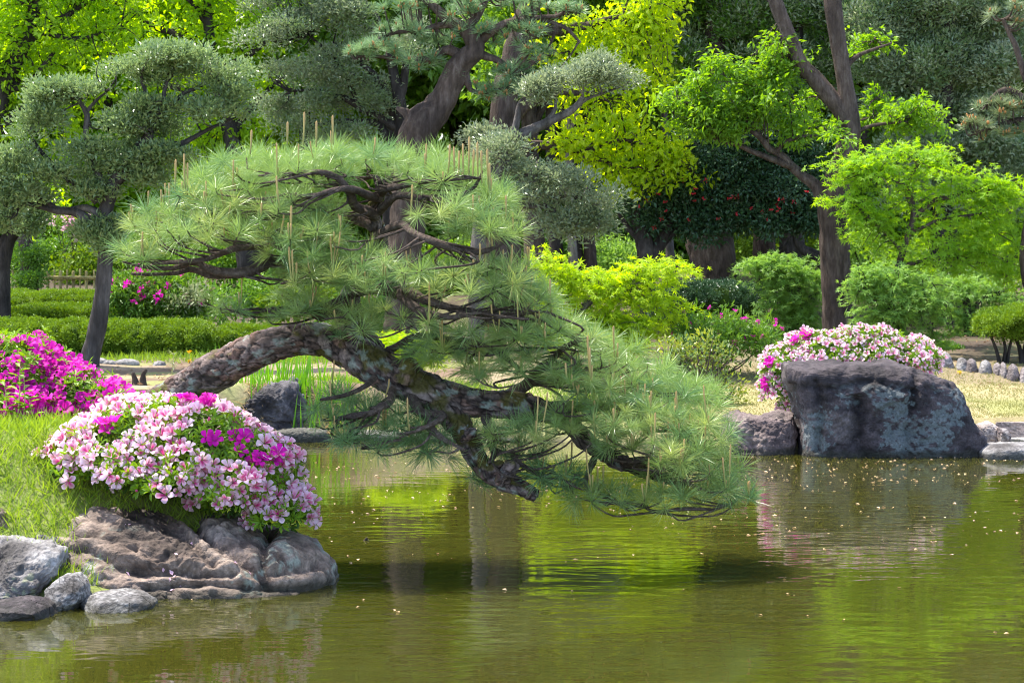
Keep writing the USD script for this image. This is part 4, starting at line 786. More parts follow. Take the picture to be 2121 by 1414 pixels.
tree('ivy_tree', 'ivy clad short trunk standing behind the bamboo fence', 'tree', 35, [(60, gpy(60, 35) + 5, 44), (60, 560, 36), (55, 520, 34), (48, 480, 30), (40, 430, 22)], [[(50, 490, 18), (80, 460, 12), (110, 440, 6)]], 'bark_brown', [(20, 440, 90, 40), (62, 545, 24, 34, 34.6, .3), (60, 585, 20, 16, 34.5, .3)], 'shrub', 'bush_leaf', dens=1.2, smin=.45, smax=.7)
# --- bright cherries at the upper left
tree('cherry_tree', 'lime green cherry tree filling the upper left corner', 'tree', 36, [(-40, 620, 60), (-30, 400, 50), (0, 200, 40), (60, 60, 28), (100, -120, 16), (130, -250, 8)], [[(-20, 320, 30), (40, 230, 22), (110, 200, 12), (200, 190, 6)], [(0, 190, 24), (60, 170, 16), (110, 110, 8)], [(40, 100, 20), (140, 30, 14), (260, -40, 8)], [(60, 60, 16), (140, 80, 10), (250, 60, 6)]], 'bark_dark',
     [(60, 90, 150, 80), (150, 30, 160, 90), (-20, 200, 100, 90), (120, 160, 110, 60), (60, -100, 220, 100), (20, 330, 70, 70), (200, 120, 90, 50), (-80, 60, 100, 120), (110, -240, 160, 80), (250, -20, 100, 70), (150, 260, 90, 50), (60, 420, 90, 50, 38)], 'cherry', 'lime_leaf', dens=.42, spray='cherry_spray', tw=.010)
tree('cherry_tree', 'lime green cherry tree with thin dark boughs above the pruned tree', 'tree', 37, [(520, 560, 60), (500, 380, 44), (470, 240, 34), (440, 120, 26), (430, 0, 18), (440, -160, 10)], [[(470, 240, 18), (380, 190, 14), (300, 150, 10), (200, 100, 5)], [(450, 150, 18), (520, 110, 14), (580, 60, 10), (640, 20, 5)], [(440, 100, 14), (330, 60, 12), (270, 20, 9), (200, -10, 5)], [(440, 60, 12), (390, 0, 9), (360, -60, 5)], [(480, 280, 16), (540, 200, 12), (600, 150, 6)], [(465, 220, 14), (420, 110, 8), (350, 90, 5)]], 'bark_dark',
     [(330, 50, 130, 80), (450, 40, 130, 90), (550, 60, 80, 70), (420, 130, 140, 50), (300, 120, 90, 50), (400, -90, 200, 90), (520, -60, 120, 90), (380, 220, 90, 60), (500, 260, 70, 60), (440, -220, 150, 70), (520, 170, 60, 50), (560, 330, 60, 60), (420, 330, 90, 60), (640, 0, 70, 60)], 'cherry', 'lime_leaf', dens=.45, spray='cherry_spray', tw=.010)
# --- grey green pruned trees in the middle
tree('osmanthus_tree', 'grey green small leaved tree with dark forked stems left of the background pine', 'tree', 30, [(800, gpy(800, 30), 50), (815, 420, 40), (830, 300, 34), (828, 220, 28), (815, 150, 20), (800, 90, 14), (780, 30, 8)],
     [[(832, 270, 22), (780, 240, 16), (720, 210, 14), (660, 190, 8), (600, 190, 5)], [(805, 290, 20), (780, 255, 14), (710, 250, 10), (650, 262, 6)], [(828, 210, 20), (840, 150, 16), (825, 110, 10), (770, 60, 6)], [(815, 240, 16), (785, 170, 14), (740, 120, 10), (690, 90, 6)], [(780, 170, 10), (720, 150, 8), (660, 120, 4)], [(740, 210, 10), (700, 130, 8), (640, 70, 4)]], 'bark_dark',
     [(600, 75, 90, 50), (680, 35, 90, 45), (610, 165, 80, 45), (700, 130, 80, 40), (585, 235, 70, 40), (660, 235, 70, 40), (740, 60, 80, 50), (740, 185, 70, 30), (640, -30, 120, 50), (560, 10, 60, 40), (780, 220, 50, 30), (700, 290, 70, 30), (860, 90, 50, 40)], 'grey', ['grey_leaf', 'glossy_leaf', 'grey_leaf'], dens=1.15, twigs=120, tw=.008, under=.6, fill=.5)
tree('osmanthus_tree', 'grey barked tree with one thin grey pad held out in front of the yellow tree', 'tree', 25.5, [(985, gpy(985, 25.5), 34), (990, 520, 32), (1005, 420, 32), (1040, 335, 32), (1066, 290, 28), (1125, 258, 20), (1185, 228, 15), (1208, 200, 9)],
     [[(1066, 290, 16), (1075, 250, 14), (1080, 215, 8), (1100, 190, 4)], [(1125, 258, 14), (1150, 235, 9), (1150, 200, 5)], [(1000, 440, 18), (1060, 425, 14), (1120, 430, 11), (1180, 450, 8), (1240, 470, 4)], [(1120, 430, 8), (1160, 410, 6), (1220, 420, 3)], [(1010, 410, 14), (1060, 370, 10), (1110, 360, 5)], [(1190, 226, 9), (1230, 200, 6), (1290, 180, 3)], [(1130, 436, 7), (1160, 470, 5), (1190, 490, 3)]], 'bark_grey',
     [(1190, 165, 70, 20), (1260, 168, 60, 20), (1230, 140, 60, 16), (1120, 190, 30, 14), (1080, 350, 66, 34), (1150, 385, 80, 40), (1110, 415, 70, 34), (1210, 430, 60, 40), (1180, 470, 50, 26), (1040, 310, 50, 26), (1245, 465, 34, 24), (1000, 290, 50, 18, 27)], 'grey', 'grey_leaf', dens=.95, twigs=150, tw=.007, twmat='twig_grey', under=.7, fill=.6)
# --- background pine
def small_pine(name, label, d, trunk, brs, spots, mat, n=70, size=.19, seed=1, cone=True):
    r = np.random.default_rng(seed); t = thing(name, label, 'pine tree', P(trunk[0][0], trunk[0][1], d))
    obj('trunk', plimb(trunk, d, sides=24, rough=.22, fs=7, seed=seed, n=50), 'bark_brown', t); bl = []
    for k, b in enumerate(brs):
        obj('branch', plimb(b, d, sides=9, rough=.2, fs=9, seed=k, wig=.08), 'bark_brown', t); bl.append(spline(np.array([P(e[0], e[1], e[3] if len(e) > 3 else d) for e in b]), 30)[6:])
    bl = np.vstack(bl); kt = cKDTree(bl); pr = [tuft(r, n, size, .0062, spread=s, bend=.2) for s in (1.3, 1.5, 1.1)]; tw = []; cones = []
    for q in spots:
        for _ in range(q[4]):
            u = norm(r.normal(size=3)); u[2] = abs(u[2]) if r.random() < .7 else u[2]
            p = P(q[0], q[1], q[5] if len(q) > 5 else d) + u * [q[2] * d / F, .7 * q[2] * d / F, q[3] * d / F] * r.uniform(.5, 1.0)
            z = norm(u * .6 + np.array([0, -.15, .8])); obj('needle_tuft', placed(pr[r.integers(3)], p, z, r, r.uniform(.8, 1.15)), mat, t, smooth=False)
            a = bl[kt.query(p)[1]]; tw.append(limb([a, (a + p) / 2 - np.array([0, 0, .05]), p], [.016, .012, .008], sides=5, n=6, rough=0))
            if cone:
                for _ in range(r.integers(1, 5)):
                    cm = trimesh.creation.icosphere(1, .017); o = r.normal(size=3) * .02; cones.append((np.array(cm.vertices) * [.7, .7, 1.4] + p + z * .03 + o, np.array(cm.faces)))
    obj('twigs', merge(tw), 'bark_brown', t, kind='stuff')
    if cones: obj('pollen_cones', merge(cones), 'cone_brown', t, kind='stuff')
    return t
small_pine('background_pine', 'blue green pine with crooked thick trunk behind the top of the leaning pine', 27.5,
           [(830, 690, 72), (845, 420, 70), (858, 320, 74), (872, 262, 80), (908, 222, 60), (930, 180, 52), (952, 135, 48), (985, 100, 44), (965, 62, 30), (930, 45, 24), (900, 15, 18), (860, -10, 10)],
           [[(868, 262, 34), (848, 235, 20), (826, 228, 8)], [(958, 120, 26), (930, 105, 20), (880, 120, 14), (800, 120, 8), (740, 120, 5)], [(975, 105, 24), (1010, 118, 18), (1035, 128, 14), (1060, 150, 8)], [(985, 95, 24), (1030, 60, 16), (1090, 40, 12), (1150, 30, 9), (1200, 25, 5)], [(960, 140, 20), (970, 170, 16), (990, 190, 9), (1050, 180, 5)], [(940, 50, 18), (880, 60, 12), (820, 70, 8), (760, 90, 4)], [(960, 60, 22), (1000, 20, 16), (1020, -30, 10)], [(1120, 40, 10), (1170, 60, 9), (1200, 85, 5)]],
           [(790, 105, 70, 18, 16), (740, 118, 40, 12, 7), (840, 70, 60, 26, 14), (900, 90, 50, 24, 9), (870, 130, 60, 14, 9), (1000, 70, 60, 24, 14), (1080, 70, 60, 24, 14), (1160, 25, 60, 18, 14), (1060, 150, 50, 26, 14), (1000, 195, 30, 22, 7), (1060, 190, 50, 24, 14), (940, 155, 30, 14, 5), (1110, 110, 40, 20, 8), (930, 10, 90, 24, 14), (1050, 10, 90, 24, 14), (830, 20, 70, 20, 9), (980, 30, 40, 20, 6), (1150, 150, 14, 10, 2)], 'needle_blue', seed=5)
small_pine('background_pine', 'pale needled pine whose trunk stands at the right edge', 25.5,
           [(2190, 760, 70), (2158, 640, 56), (2140, 560, 50), (2136, 510, 46), (2145, 450, 42), (2150, 380, 36), (2160, 300, 30), (2150, 220, 24), (2120, 150, 14)],
           [[(2155, 280, 20), (2120, 200, 16), (2080, 190, 12), (2040, 220, 6)], [(2156, 260, 18), (2110, 250, 12), (2060, 260, 8), (2010, 280, 4)], [(2150, 220, 16), (2100, 100, 12), (2080, 40, 8)]],
           [(2050, 225, 56, 22, 14), (2020, 262, 40, 18, 8), (2095, 240, 40, 26, 10), (2060, 280, 50, 18, 8), (2100, 30, 50, 30, 12), (2110, 200, 30, 20, 6), (2140, 280, 40, 30, 6)], 'needle_pale', seed=9, n=60, size=.17)
# --- yellow camphor and the big trunks
tree('camphor_tree', 'tall yellow lime tree hanging its bright foliage in the middle of the picture', 'tree', 31, [(1040, gpy(1040, 31), 90), (1042, 480, 70), (1042, 330, 62), (1046, 200, 56), (1080, 60, 46), (1140, -100, 36), (1200, -260, 20)],
     [[(1044, 260, 34), (1120, 200, 24), (1180, 190, 14), (1260, 210, 8)], [(1045, 330, 30), (1110, 300, 22), (1180, 310, 14), (1270, 340, 8), (1350, 350, 5)], [(1080, 70, 30), (1180, 60, 20), (1260, 40, 12), (1350, 20, 6)], [(1060, 150, 20), (1150, 110, 14), (1230, 120, 8)], [(1120, -40, 24), (1240, -100, 16), (1330, -150, 8)], [(1200, 320, 12), (1290, 290, 8), (1390, 320, 4)], [(960, 330, 12), (1000, 300, 16), (1045, 290, 14)]], 'bark_brown',
     [(1300, 60, 90, 60), (1370, 20, 70, 60), (1270, 130, 80, 44), (1340, 110, 60, 50), (1390, 90, 40, 40), (1180, 215, 60, 40), (1250, 250, 80, 50), (1300, 210, 60, 40), (1320, 300, 90, 50), (1390, 320, 66, 50), (1280, 350, 80, 40), (1340, 380, 70, 30), (1210, 300, 60, 44), (1290, 400, 50, 24), (1420, 350, 40, 34), (1160, 130, 60, 30), (1220, 40, 70, 40), (1400, -190, 110, 70), (1500, -230, 80, 60), (1330, -340, 130, 70), (1460, -370, 110, 70), (1140, 300, 40, 30), (1120, 60, 60, 30)], 'camphor', 'yellow_leaf', dens=1.0, spray='camphor_spray', droop=.22, tw=.010, rough=.2)
# --- the tall fork-trunked tree on the right
tree('forked_tree', 'tall tree with straight grey brown trunk forking above the far pink azalea', 'tree', 27, [(1742, gpy(1742, 27) + 8, 92), (1739, 690, 74), (1735, 640, 64), (1731, 560, 62), (1727, 470, 61), (1727, 410, 64), (1742, 355, 58), (1754, 310, 48), (1762, 260, 40), (1748, 160, 34), (1736, 90, 34), (1724, 0, 36), (1712, -120, 30), (1720, -300, 18)],
     [[(1714, 440, 30), (1698, 395, 28), (1668, 365, 21), (1640, 346, 19), (1605, 312, 16), (1575, 288, 14), (1540, 262, 7)], [(1640, 346, 16), (1590, 326, 13), (1530, 300, 10), (1470, 286, 6)], [(1762, 262, 34), (1738, 222, 36), (1704, 186, 36), (1664, 140, 34), (1642, 90, 30), (1626, 50, 30), (1600, -20, 30), (1570, -140, 22), (1540, -300, 12)], [(1610, 316, 12), (1630, 292, 10), (1690, 284, 5)], [(1760, 280, 12), (1800, 262, 8), (1880, 250, 5)], [(1752, 140, 12), (1790, 110, 8), (1850, 90, 4)]], 'bark_brown',
     [(1480, 215, 80, 34), (1560, 190, 80, 34), (1600, 135, 70, 28), (1540, 150, 60, 26), (1450, 170, 60, 30), (1420, 235, 56, 26), (1500, 265, 70, 24), (1620, 225, 70, 24), (1690, 262, 50, 16, 28.2), (1640, 285, 50, 12), (1740, 275, 40, 12, 26.2, .3), (1800, 245, 50, 22, 28.0), (1810, 195, 40, 16, 28), (1890, 240, 56, 24), (1930, 270, 34, 20), (1900, 205, 40, 12), (1590, 170, 50, 20), (1400, 205, 60, 30), (1440, 262, 60, 22), (1860, 252, 60, 22, 27.5), (1930, 240, 50, 20, 27.5), (1670, 210, 40, 14, 28), (1800, 90, 60, 20, 28.2), (1470, 120, 50, 20)], 'spring', 'spring_leaf', dens=2.4, spray='spring_spray', tw=.007, sides=28, rough=.10)
crown(stage.GetPrimAtPath('/World/forked_tree'), [(1820, -170, 130, 70), (1950, -190, 130, 80), (1860, -330, 170, 80), (2080, -190, 110, 80), (2000, -380, 140, 80)], 33, 'cherry', 'lime_leaf', dens=.8, under=.8, lobes=6, stray=.2)
# --- maples
tree('maple_tree', 'small spreading yellow green maple at the pond bank behind the pine', 'maple tree', 23.5, [(1185, gpy(1185, 23.5), 22), (1192, 690, 20), (1198, 650, 19), (1212, 632, 16)], [[(1200, 645, 14), (1235, 618, 14), (1270, 603, 12), (1305, 596, 8), (1350, 580, 5)], [(1198, 645, 10), (1180, 622, 8), (1174, 600, 6), (1160, 575, 4)], [(1265, 604, 8), (1290, 580, 6), (1330, 555, 4)], [(1200, 655, 8), (1240, 660, 7), (1280, 700, 4)], [(1300, 596, 6), (1330, 560, 5), (1400, 552, 3)]], 'bark_grey',
     [(1160, 560, 60, 14), (1220, 568, 70, 14), (1300, 560, 66, 14), (1370, 556, 50, 10), (1425, 553, 26, 7), (1260, 592, 90, 16), (1340, 596, 50, 16), (1180, 596, 70, 14), (1130, 600, 50, 14), (1290, 630, 80, 16), (1370, 632, 34, 12), (1220, 650, 70, 18), (1320, 664, 66, 20), (1270, 690, 80, 20), (1350, 700, 40, 18), (1200, 720, 70, 20), (1110, 522, 34, 12), (1150, 530, 30, 10), (1140, 640, 50, 20), (1300, 730, 60, 16), (1385, 600, 44, 14), (1400, 655, 36, 16), (1240, 715, 80, 22), (1150, 690, 60, 20), (1340, 690, 60, 24)], 'maple', 'maple_yellow', dens=2.7, spray='maple_spray', tw=.005, droop=.05)
tree('maple_tree', 'little bright green maple showing under the pine stems', 'maple tree', 22.5, [(870, gpy(870, 22.5), 16), (865, 735, 14), (850, 715, 10)], [[(860, 730, 9), (820, 712, 6), (790, 700, 4)]], 'bark_grey', [(840, 705, 60, 14), (870, 725, 60, 16), (810, 720, 40, 12), (860, 748, 60, 14)], 'maple', 'maple_yellow', dens=1.4, under=.8, upw=2.5, smin=.55, smax=.9)
tree('maple_tree', 'layered light green maple right of the forked trunk', 'maple tree', 25.8, [(1840, gpy(1840, 25.8), 16), (1846, 620, 14), (1858, 560, 14), (1880, 490, 13), (1892, 445, 12), (1884, 400, 8), (1862, 375, 5)],
     [[(1890, 455, 12), (1925, 425, 10), (1980, 405, 8), (2050, 395, 4)], [(1888, 430, 10), (1880, 390, 8), (1900, 340, 6), (1925, 320, 3)], [(1868, 380, 6), (1820, 365, 5), (1770, 350, 3)], [(1862, 550, 8), (1880, 545, 8), (1930, 540, 7), (2000, 535, 4)], [(1885, 480, 8), (1950, 455, 6), (2030, 440, 3)], [(1870, 520, 8), (1820, 470, 5), (1780, 430, 3)]], 'bark_brown',
     [(1780, 325, 70, 12), (1850, 305, 60, 12), (1920, 320, 70, 11), (1990, 338, 56, 10), (1830, 345, 80, 14), (1755, 365, 60, 14), (1900, 360, 80, 12), (1980, 375, 70, 12), (2070, 385, 70, 14), (1770, 400, 60, 18), (1840, 400, 60, 16), (1950, 415, 80, 12), (2050, 425, 80, 12), (1780, 445, 50, 18), (1860, 440, 50, 14), (1990, 455, 80, 12), (2090, 460, 60, 16), (1920, 495, 70, 14), (2020, 500, 80, 14), (2100, 510, 50, 16), (1960, 530, 70, 12), (2070, 550, 60, 16), (1790, 490, 50, 16), (2100, 585, 50, 20), (1715, 345, 40, 10), (1705, 420, 40, 12), (1740, 480, 40, 12), (1830, 520, 60, 14), (1900, 560, 60, 12), (2010, 565, 60, 12), (2130, 420, 50, 20), (1950, 350, 50, 10), (1830, 460, 50, 12)], 'maple', 'maple_green', dens=1.6, spray='maple_spray', tw=.005, droop=.05)
tree('maple_tree', 'low mounded green maple left of the forked trunk', 'maple tree', 28.6, [(1660, gpy(1660, 28.6), 24), (1655, 640, 20), (1650, 580, 14)], [[(1655, 620, 10), (1610, 570, 7), (1570, 545, 4)], [(1655, 640, 10), (1690, 610, 7), (1710, 600, 4)]], 'bark_dark',
     [(1640, 540, 60, 18), (1580, 545, 46, 12), (1690, 560, 40, 20), (1620, 570, 70, 20), (1600, 600, 50, 22), (1660, 600, 60, 24), (1620, 635, 54, 22), (1680, 640, 46, 24), (1640, 670, 60, 20), (1690, 690, 40, 24), (1650, 705, 50, 18), (1545, 550, 30, 8)], 'maple', 'maple_mound', dens=3.2, spray='maple_spray', tw=.005, droop=.16)
tree('maple_tree', 'low mounded green maple right of the forked trunk', 'maple tree', 25.2, [(1840, gpy(1840, 25.2), 20), (1845, 660, 20), (1850, 600, 14)], [[(1845, 650, 10), (1900, 620, 7), (1940, 600, 4)], [(1845, 650, 10), (1800, 610, 7), (1780, 600, 4)]], 'bark_dark',
     [(1800, 545, 50, 18), (1850, 555, 60, 16), (1800, 585, 50, 24), (1870, 590, 70, 22), (1780, 630, 30, 26), (1840, 630, 60, 24), (1910, 625, 56, 22), (1790, 675, 40, 26), (1850, 670, 50, 26), (1920, 665, 60, 26), (1890, 700, 50, 22), (1940, 700, 30, 20), (1760, 600, 24, 20)], 'maple', 'maple_mound', dens=3.2, spray='maple_spray', tw=.005, droop=.16)
tree('maple_tree', 'shaded spreading maple farthest right behind the edging stones', 'maple tree', 29.5, [(2010, gpy(2010, 29.5), 26), (2005, 660, 20), (2000, 600, 14)], [[(2005, 650, 10), (2050, 610, 7), (2100, 600, 4)]], 'bark_dark',
     [(1990, 580, 60, 20), (2050, 600, 60, 22), (1980, 620, 60, 22), (2000, 655, 70, 24), (2060, 640, 50, 20), (1970, 690, 50, 20), (2100, 620, 50, 24), (2110, 680, 40, 20), (2030, 690, 50, 18)], 'maple', 'maple_mound', dens=1.7, spray='maple_spray', tw=.005, droop=.16)
# --- glossy evergreens and camellias
tree('evergreen_tree', 'glinting grey green evergreen filling the upper right corner', 'tree', 33, [(1960, gpy(1960, 33), 70), (1955, 480, 56), (1950, 300, 44), (1960, 120, 30), (1970, -60, 18)], [[(1955, 330, 26), (2040, 250, 16), (2120, 220, 8)], [(1952, 250, 22), (1870, 170, 14), (1820, 120, 7)], [(1960, 120, 18), (2050, 40, 12), (2120, 10, 6)]], 'bark_dark',
     [(1840, 60, 90, 60), (1930, 40, 100, 60), (1880, 120, 110, 60), (1990, 120, 110, 60), (2070, 90, 90, 60), (1830, 170, 60, 40), (1950, 190, 100, 50), (2060, 180, 80, 50), (1900, 250, 90, 50), (2010, 260, 90, 50), (2080, 330, 80, 60), (1990, 340, 80, 50), (1900, 320, 80, 50), (2110, 420, 70, 60), (2000, 420, 90, 50), (1940, -60, 140, 70), (2080, -40, 110, 70), (1900, 420, 80, 60), (1970, -200, 150, 90)], 'gloss', ['glint_leaf', 'glossy_leaf', 'glint_leaf'], dens=.9, under=.6, smin=1.1, smax=1.7, fill=.4)
tree('evergreen_tree', 'glossy evergreen with warm tinted leaves behind the fork of the tall trunk', 'tree', 34, [(1640, gpy(1640, 34), 60), (1640, 420, 50), (1640, 250, 40), (1650, 100, 28), (1650, -60, 16)], [[(1640, 260, 22), (1560, 150, 14), (1500, 60, 7)], [(1645, 150, 20), (1700, 80, 12), (1760, 20, 6)], [(1480, 120, 18), (1450, 100, 20), (1390, 130, 10), (1350, 120, 5)]], 'bark_dark',
     [(1480, 60, 80, 60), (1560, 40, 80, 60), (1640, 50, 80, 60), (1700, 70, 60, 60), (1520, 110, 80, 50), (1620, 130, 90, 50), (1450, 20, 70, 50), (1700, 160, 60, 50), (1560, -50, 150, 60), (1680, -40, 100, 60), (1780, 30, 60, 60), (1740, 130, 60, 50), (1600, 200, 90, 50), (1500, 210, 80, 50), (1430, 130, 50, 50)], 'gloss', ['glossy_leaf', 'glint_leaf', 'bush_leaf'], dens=.9, under=.6, smin=1.1, smax=1.7, fill=.4)
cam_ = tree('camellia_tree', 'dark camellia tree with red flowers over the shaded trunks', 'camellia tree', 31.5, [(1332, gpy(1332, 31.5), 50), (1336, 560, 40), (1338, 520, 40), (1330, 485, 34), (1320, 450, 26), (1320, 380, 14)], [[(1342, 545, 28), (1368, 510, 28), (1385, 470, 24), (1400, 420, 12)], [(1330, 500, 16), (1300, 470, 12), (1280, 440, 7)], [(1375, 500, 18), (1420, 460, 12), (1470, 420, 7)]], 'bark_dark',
     [(1330, 430, 60, 36), (1400, 410, 70, 44), (1470, 400, 70, 50), (1540, 400, 70, 56), (1610, 400, 70, 56), (1660, 380, 50, 50), (1380, 455, 60, 26), (1470, 460, 70, 26), (1560, 465, 70, 30), (1640, 455, 60, 30), (1500, 350, 90, 40), (1600, 330, 80, 40), (1430, 340, 60, 40), (1680, 440, 40, 40), (1520, 290, 90, 40), (1640, 290, 60, 36)], 'dark', 'dark_leaf', dens=1.15, under=.8, fill=.5)
p_, u_ = pad_points(rt, [(1330, 440, 60, 36), (1400, 420, 70, 44), (1480, 420, 70, 50), (1560, 440, 70, 50), (1630, 430, 60, 50), (1420, 470, 60, 20)], 31.2, .3, .9); k = p_[:, 1] < 31.3
pr_ = [clump(np.random.default_rng(s), 'oval', 6, .02, .038, .03, 1., 1.) for s in (1, 2)]
for p in p_[k][rt.permutation(int(k.sum()))[:34]]:
    obj('flower', placed(pr_[rt.integers(2)], p + np.array([0, -.12, 0]), np.array([0, -.5, .5]), rt), 'red_flower', cam_, smooth=False)
for lab_, d_, tr_ in [('broad flared brown old trunk in the shade behind the dark hedge', 34, [(1478, 640, 120), (1480, 590, 104), (1478, 540, 96), (1470, 490, 100), (1480, 440, 80), (1490, 300, 60), (1480, 60, 40), (1480, -200, 26)]),
                      ('brown shaded trunk just right of the broad old trunk', 35, [(1578, 640, 66), (1580, 600, 50), (1582, 540, 46), (1582, 470, 48), (1570, 300, 36), (1570, 0, 24)])]:
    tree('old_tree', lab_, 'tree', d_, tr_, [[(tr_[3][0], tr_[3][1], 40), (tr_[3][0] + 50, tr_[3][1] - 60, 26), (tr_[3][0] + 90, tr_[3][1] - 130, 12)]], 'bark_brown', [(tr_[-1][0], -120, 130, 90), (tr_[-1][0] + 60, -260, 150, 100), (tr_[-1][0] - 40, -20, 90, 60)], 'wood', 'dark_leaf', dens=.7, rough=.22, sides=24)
t = thing('bent_branch_tree', 'black bent tree bough silhouetted left of the forked trunk', 'tree', P(1712, 560, 33)); obj('trunk', plimb([(1712, 620, 30), (1708, 560, 26), (1690, 527, 22), (1668, 522, 22), (1652, 500, 20), (1648, 460, 18), (1640, 420, 14), (1620, 380, 8)], 33, sides=12, rough=.15), 'bark_dark', t); obj('branch', plimb([(1648, 470, 10), (1620, 510, 8), (1590, 530, 4)], 33, sides=6), 'bark_dark', t)
crown(t, [(1620, 360, 60, 30), (1660, 400, 40, 24)], 33, 'dark', 'dark_leaf')
sl = ['slender dark trunk left of the pale pair behind the yellow maple', 'pale slender trunk of the pair behind the yellow maple', 'dark slender trunk tight beside the pale one', 'straight brown trunk right of the pale pair', 'stout brown trunk behind the right end of the leaning pine top', 'pale thin trunk deep in the shade near the camellia']
for k, (x_, w_, b_, d_) in enumerate([(1152, 30, 'bark_dark', 37), (1186, 20, 'bark_pale', 37), (1199, 18, 'bark_dark', 38), (1222, 26, 'bark_brown', 38), (1108, 46, 'bark_brown', 34), (1388, 18, 'bark_grey', 40)]):
    tree('slender_tree', sl[k], 'tree', d_, [(x_ + 2, gpy(x_, d_), w_ * 1.3), (x_, 520, w_), (x_ - 6, 440, w_ * .9), (x_ - 10, 300, w_ * .8), (x_ - 12, 100, w_ * .6), (x_, -200, w_ * .4)], [[(x_ - 10, 280, w_ * .5), (x_ + 40, 180, w_ * .3), (x_ + 80, 120, 4)]], b_, [(x_, -60, 110, 60), (x_ - 40, 60, 100, 60), (x_ + 60, -160, 120, 80), (x_ - 30, 180, 90, 50)], 'wood', 'wood_leaf', dens=.45)
# --- hedges, shrubs
def hedge(name, label, pads_, d, mat='hedge_leaf', kind='hedge', dens=1.2, stems=(), cat='hedge', core=.86, group=None, **kw):
    q = pads_[0]; t = thing(name, label, cat, G(q[0], d), group); ms = []
    for q in pads_:
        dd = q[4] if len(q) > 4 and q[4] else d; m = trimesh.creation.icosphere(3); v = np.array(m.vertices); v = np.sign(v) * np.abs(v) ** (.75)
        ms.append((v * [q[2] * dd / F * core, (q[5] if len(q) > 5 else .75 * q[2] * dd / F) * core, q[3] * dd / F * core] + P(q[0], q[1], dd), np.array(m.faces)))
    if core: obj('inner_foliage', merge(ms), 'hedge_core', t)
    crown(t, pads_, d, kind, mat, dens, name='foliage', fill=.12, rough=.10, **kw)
    for s in stems: obj('stem', plimb(s, d, sides=7, rough=.15), 'bark_dark', t)
    return t
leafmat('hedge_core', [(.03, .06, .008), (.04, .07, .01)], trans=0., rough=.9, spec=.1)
def box_pads(x0, x1, y0, y1, d, dep, step=46):
    n = max(2, int((x1 - x0) / step) + 1); xs = np.linspace(x0 + 30, x1 - 30, n); r = (y1 - y0) / 2
    return [(x_, (y0 + y1) / 2 + rt.normal() * 1.5, 36, r, d, dep) for x_ in xs]
hedge('clipped_hedge', 'long clipped front hedge crossing behind the leaning grey trunk', box_pads(-120, 436, 664, 746, 27, .42), 27, stems=[[(x_, gpy(x_, 26.8) + 3, 7), (x_ + 3, 730, 6), (x_ + 6, 690, 4)] for x_ in (218, 275, 330, 398)], dens=1.6, under=.7)
hedge('clipped_hedge', 'lower clipped hedge right of the gap, behind the arching pine trunk', box_pads(452, 700, 676, 746, 27.5, .42), 27.5, stems=[[(x_, gpy(x_, 27.3) + 3, 6), (x_, 730, 5), (x_ + 4, 690, 4)] for x_ in (500, 560, 640)], dens=1.5, under=.7)
hedge('clipped_hedge', 'flat topped middle hedge just above the front hedge', [(100, 655, 90, 22, 29, .4), (180, 655, 90, 22, 29, .4), (250, 660, 50, 22, 29, .4), (60, 660, 50, 18, 29, .4)], 29, dens=1.5)
hedge('clipped_hedge', 'back hedge below the bamboo fence, right of the notch', [(110, 626, 50, 22, 31.5, .4), (160, 626, 50, 22, 31.5, .4), (200, 628, 40, 22, 31.5, .4)], 31.5, dens=1.5)
hedge('clipped_hedge', 'back hedge stretch beside the dark edge trunk', [(40, 624, 46, 20, 32.5, .4), (-20, 624, 50, 20, 32.5, .4)], 32.5, dens=1.5)
hedge('round_shrub', 'small ball shaped shrub at the foot of the dark edge trunk', [(28, 634, 32, 24, 30, .3)], 30, dens=1.5, cat='shrub')
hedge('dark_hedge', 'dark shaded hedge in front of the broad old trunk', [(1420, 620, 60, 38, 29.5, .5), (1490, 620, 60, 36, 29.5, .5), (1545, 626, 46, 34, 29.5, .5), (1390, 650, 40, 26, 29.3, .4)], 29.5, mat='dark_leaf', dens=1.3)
hedge('clipped_bush', 'flat domed bright bush on several bare stems at the right edge', [(2075, 668, 48, 24, 24.6, .4), (2120, 662, 50, 28, 24.6, .45), (2165, 668, 46, 26, 24.6, .4), (2050, 682, 26, 14, 24.5, .25), (2110, 690, 50, 16, 24.6, .35)], 24.6, cat='bush', core=.7, dens=1.4,
      stems=[[(2072, gpy(2072, 24.6) + 3, 9), (2062, 720, 7), (2050, 690, 5)], [(2078, gpy(2078, 24.6) + 3, 8), (2082, 720, 7), (2074, 690, 5)], [(2085, gpy(2085, 24.6) + 3, 8), (2090, 725, 7), (2098, 690, 5)], [(2118, gpy(2118, 24.6) + 3, 13), (2110, 715, 9), (2096, 690, 6)], [(2120, gpy(2120, 24.6) + 3, 12), (2124, 715, 10), (2130, 690, 6)]])
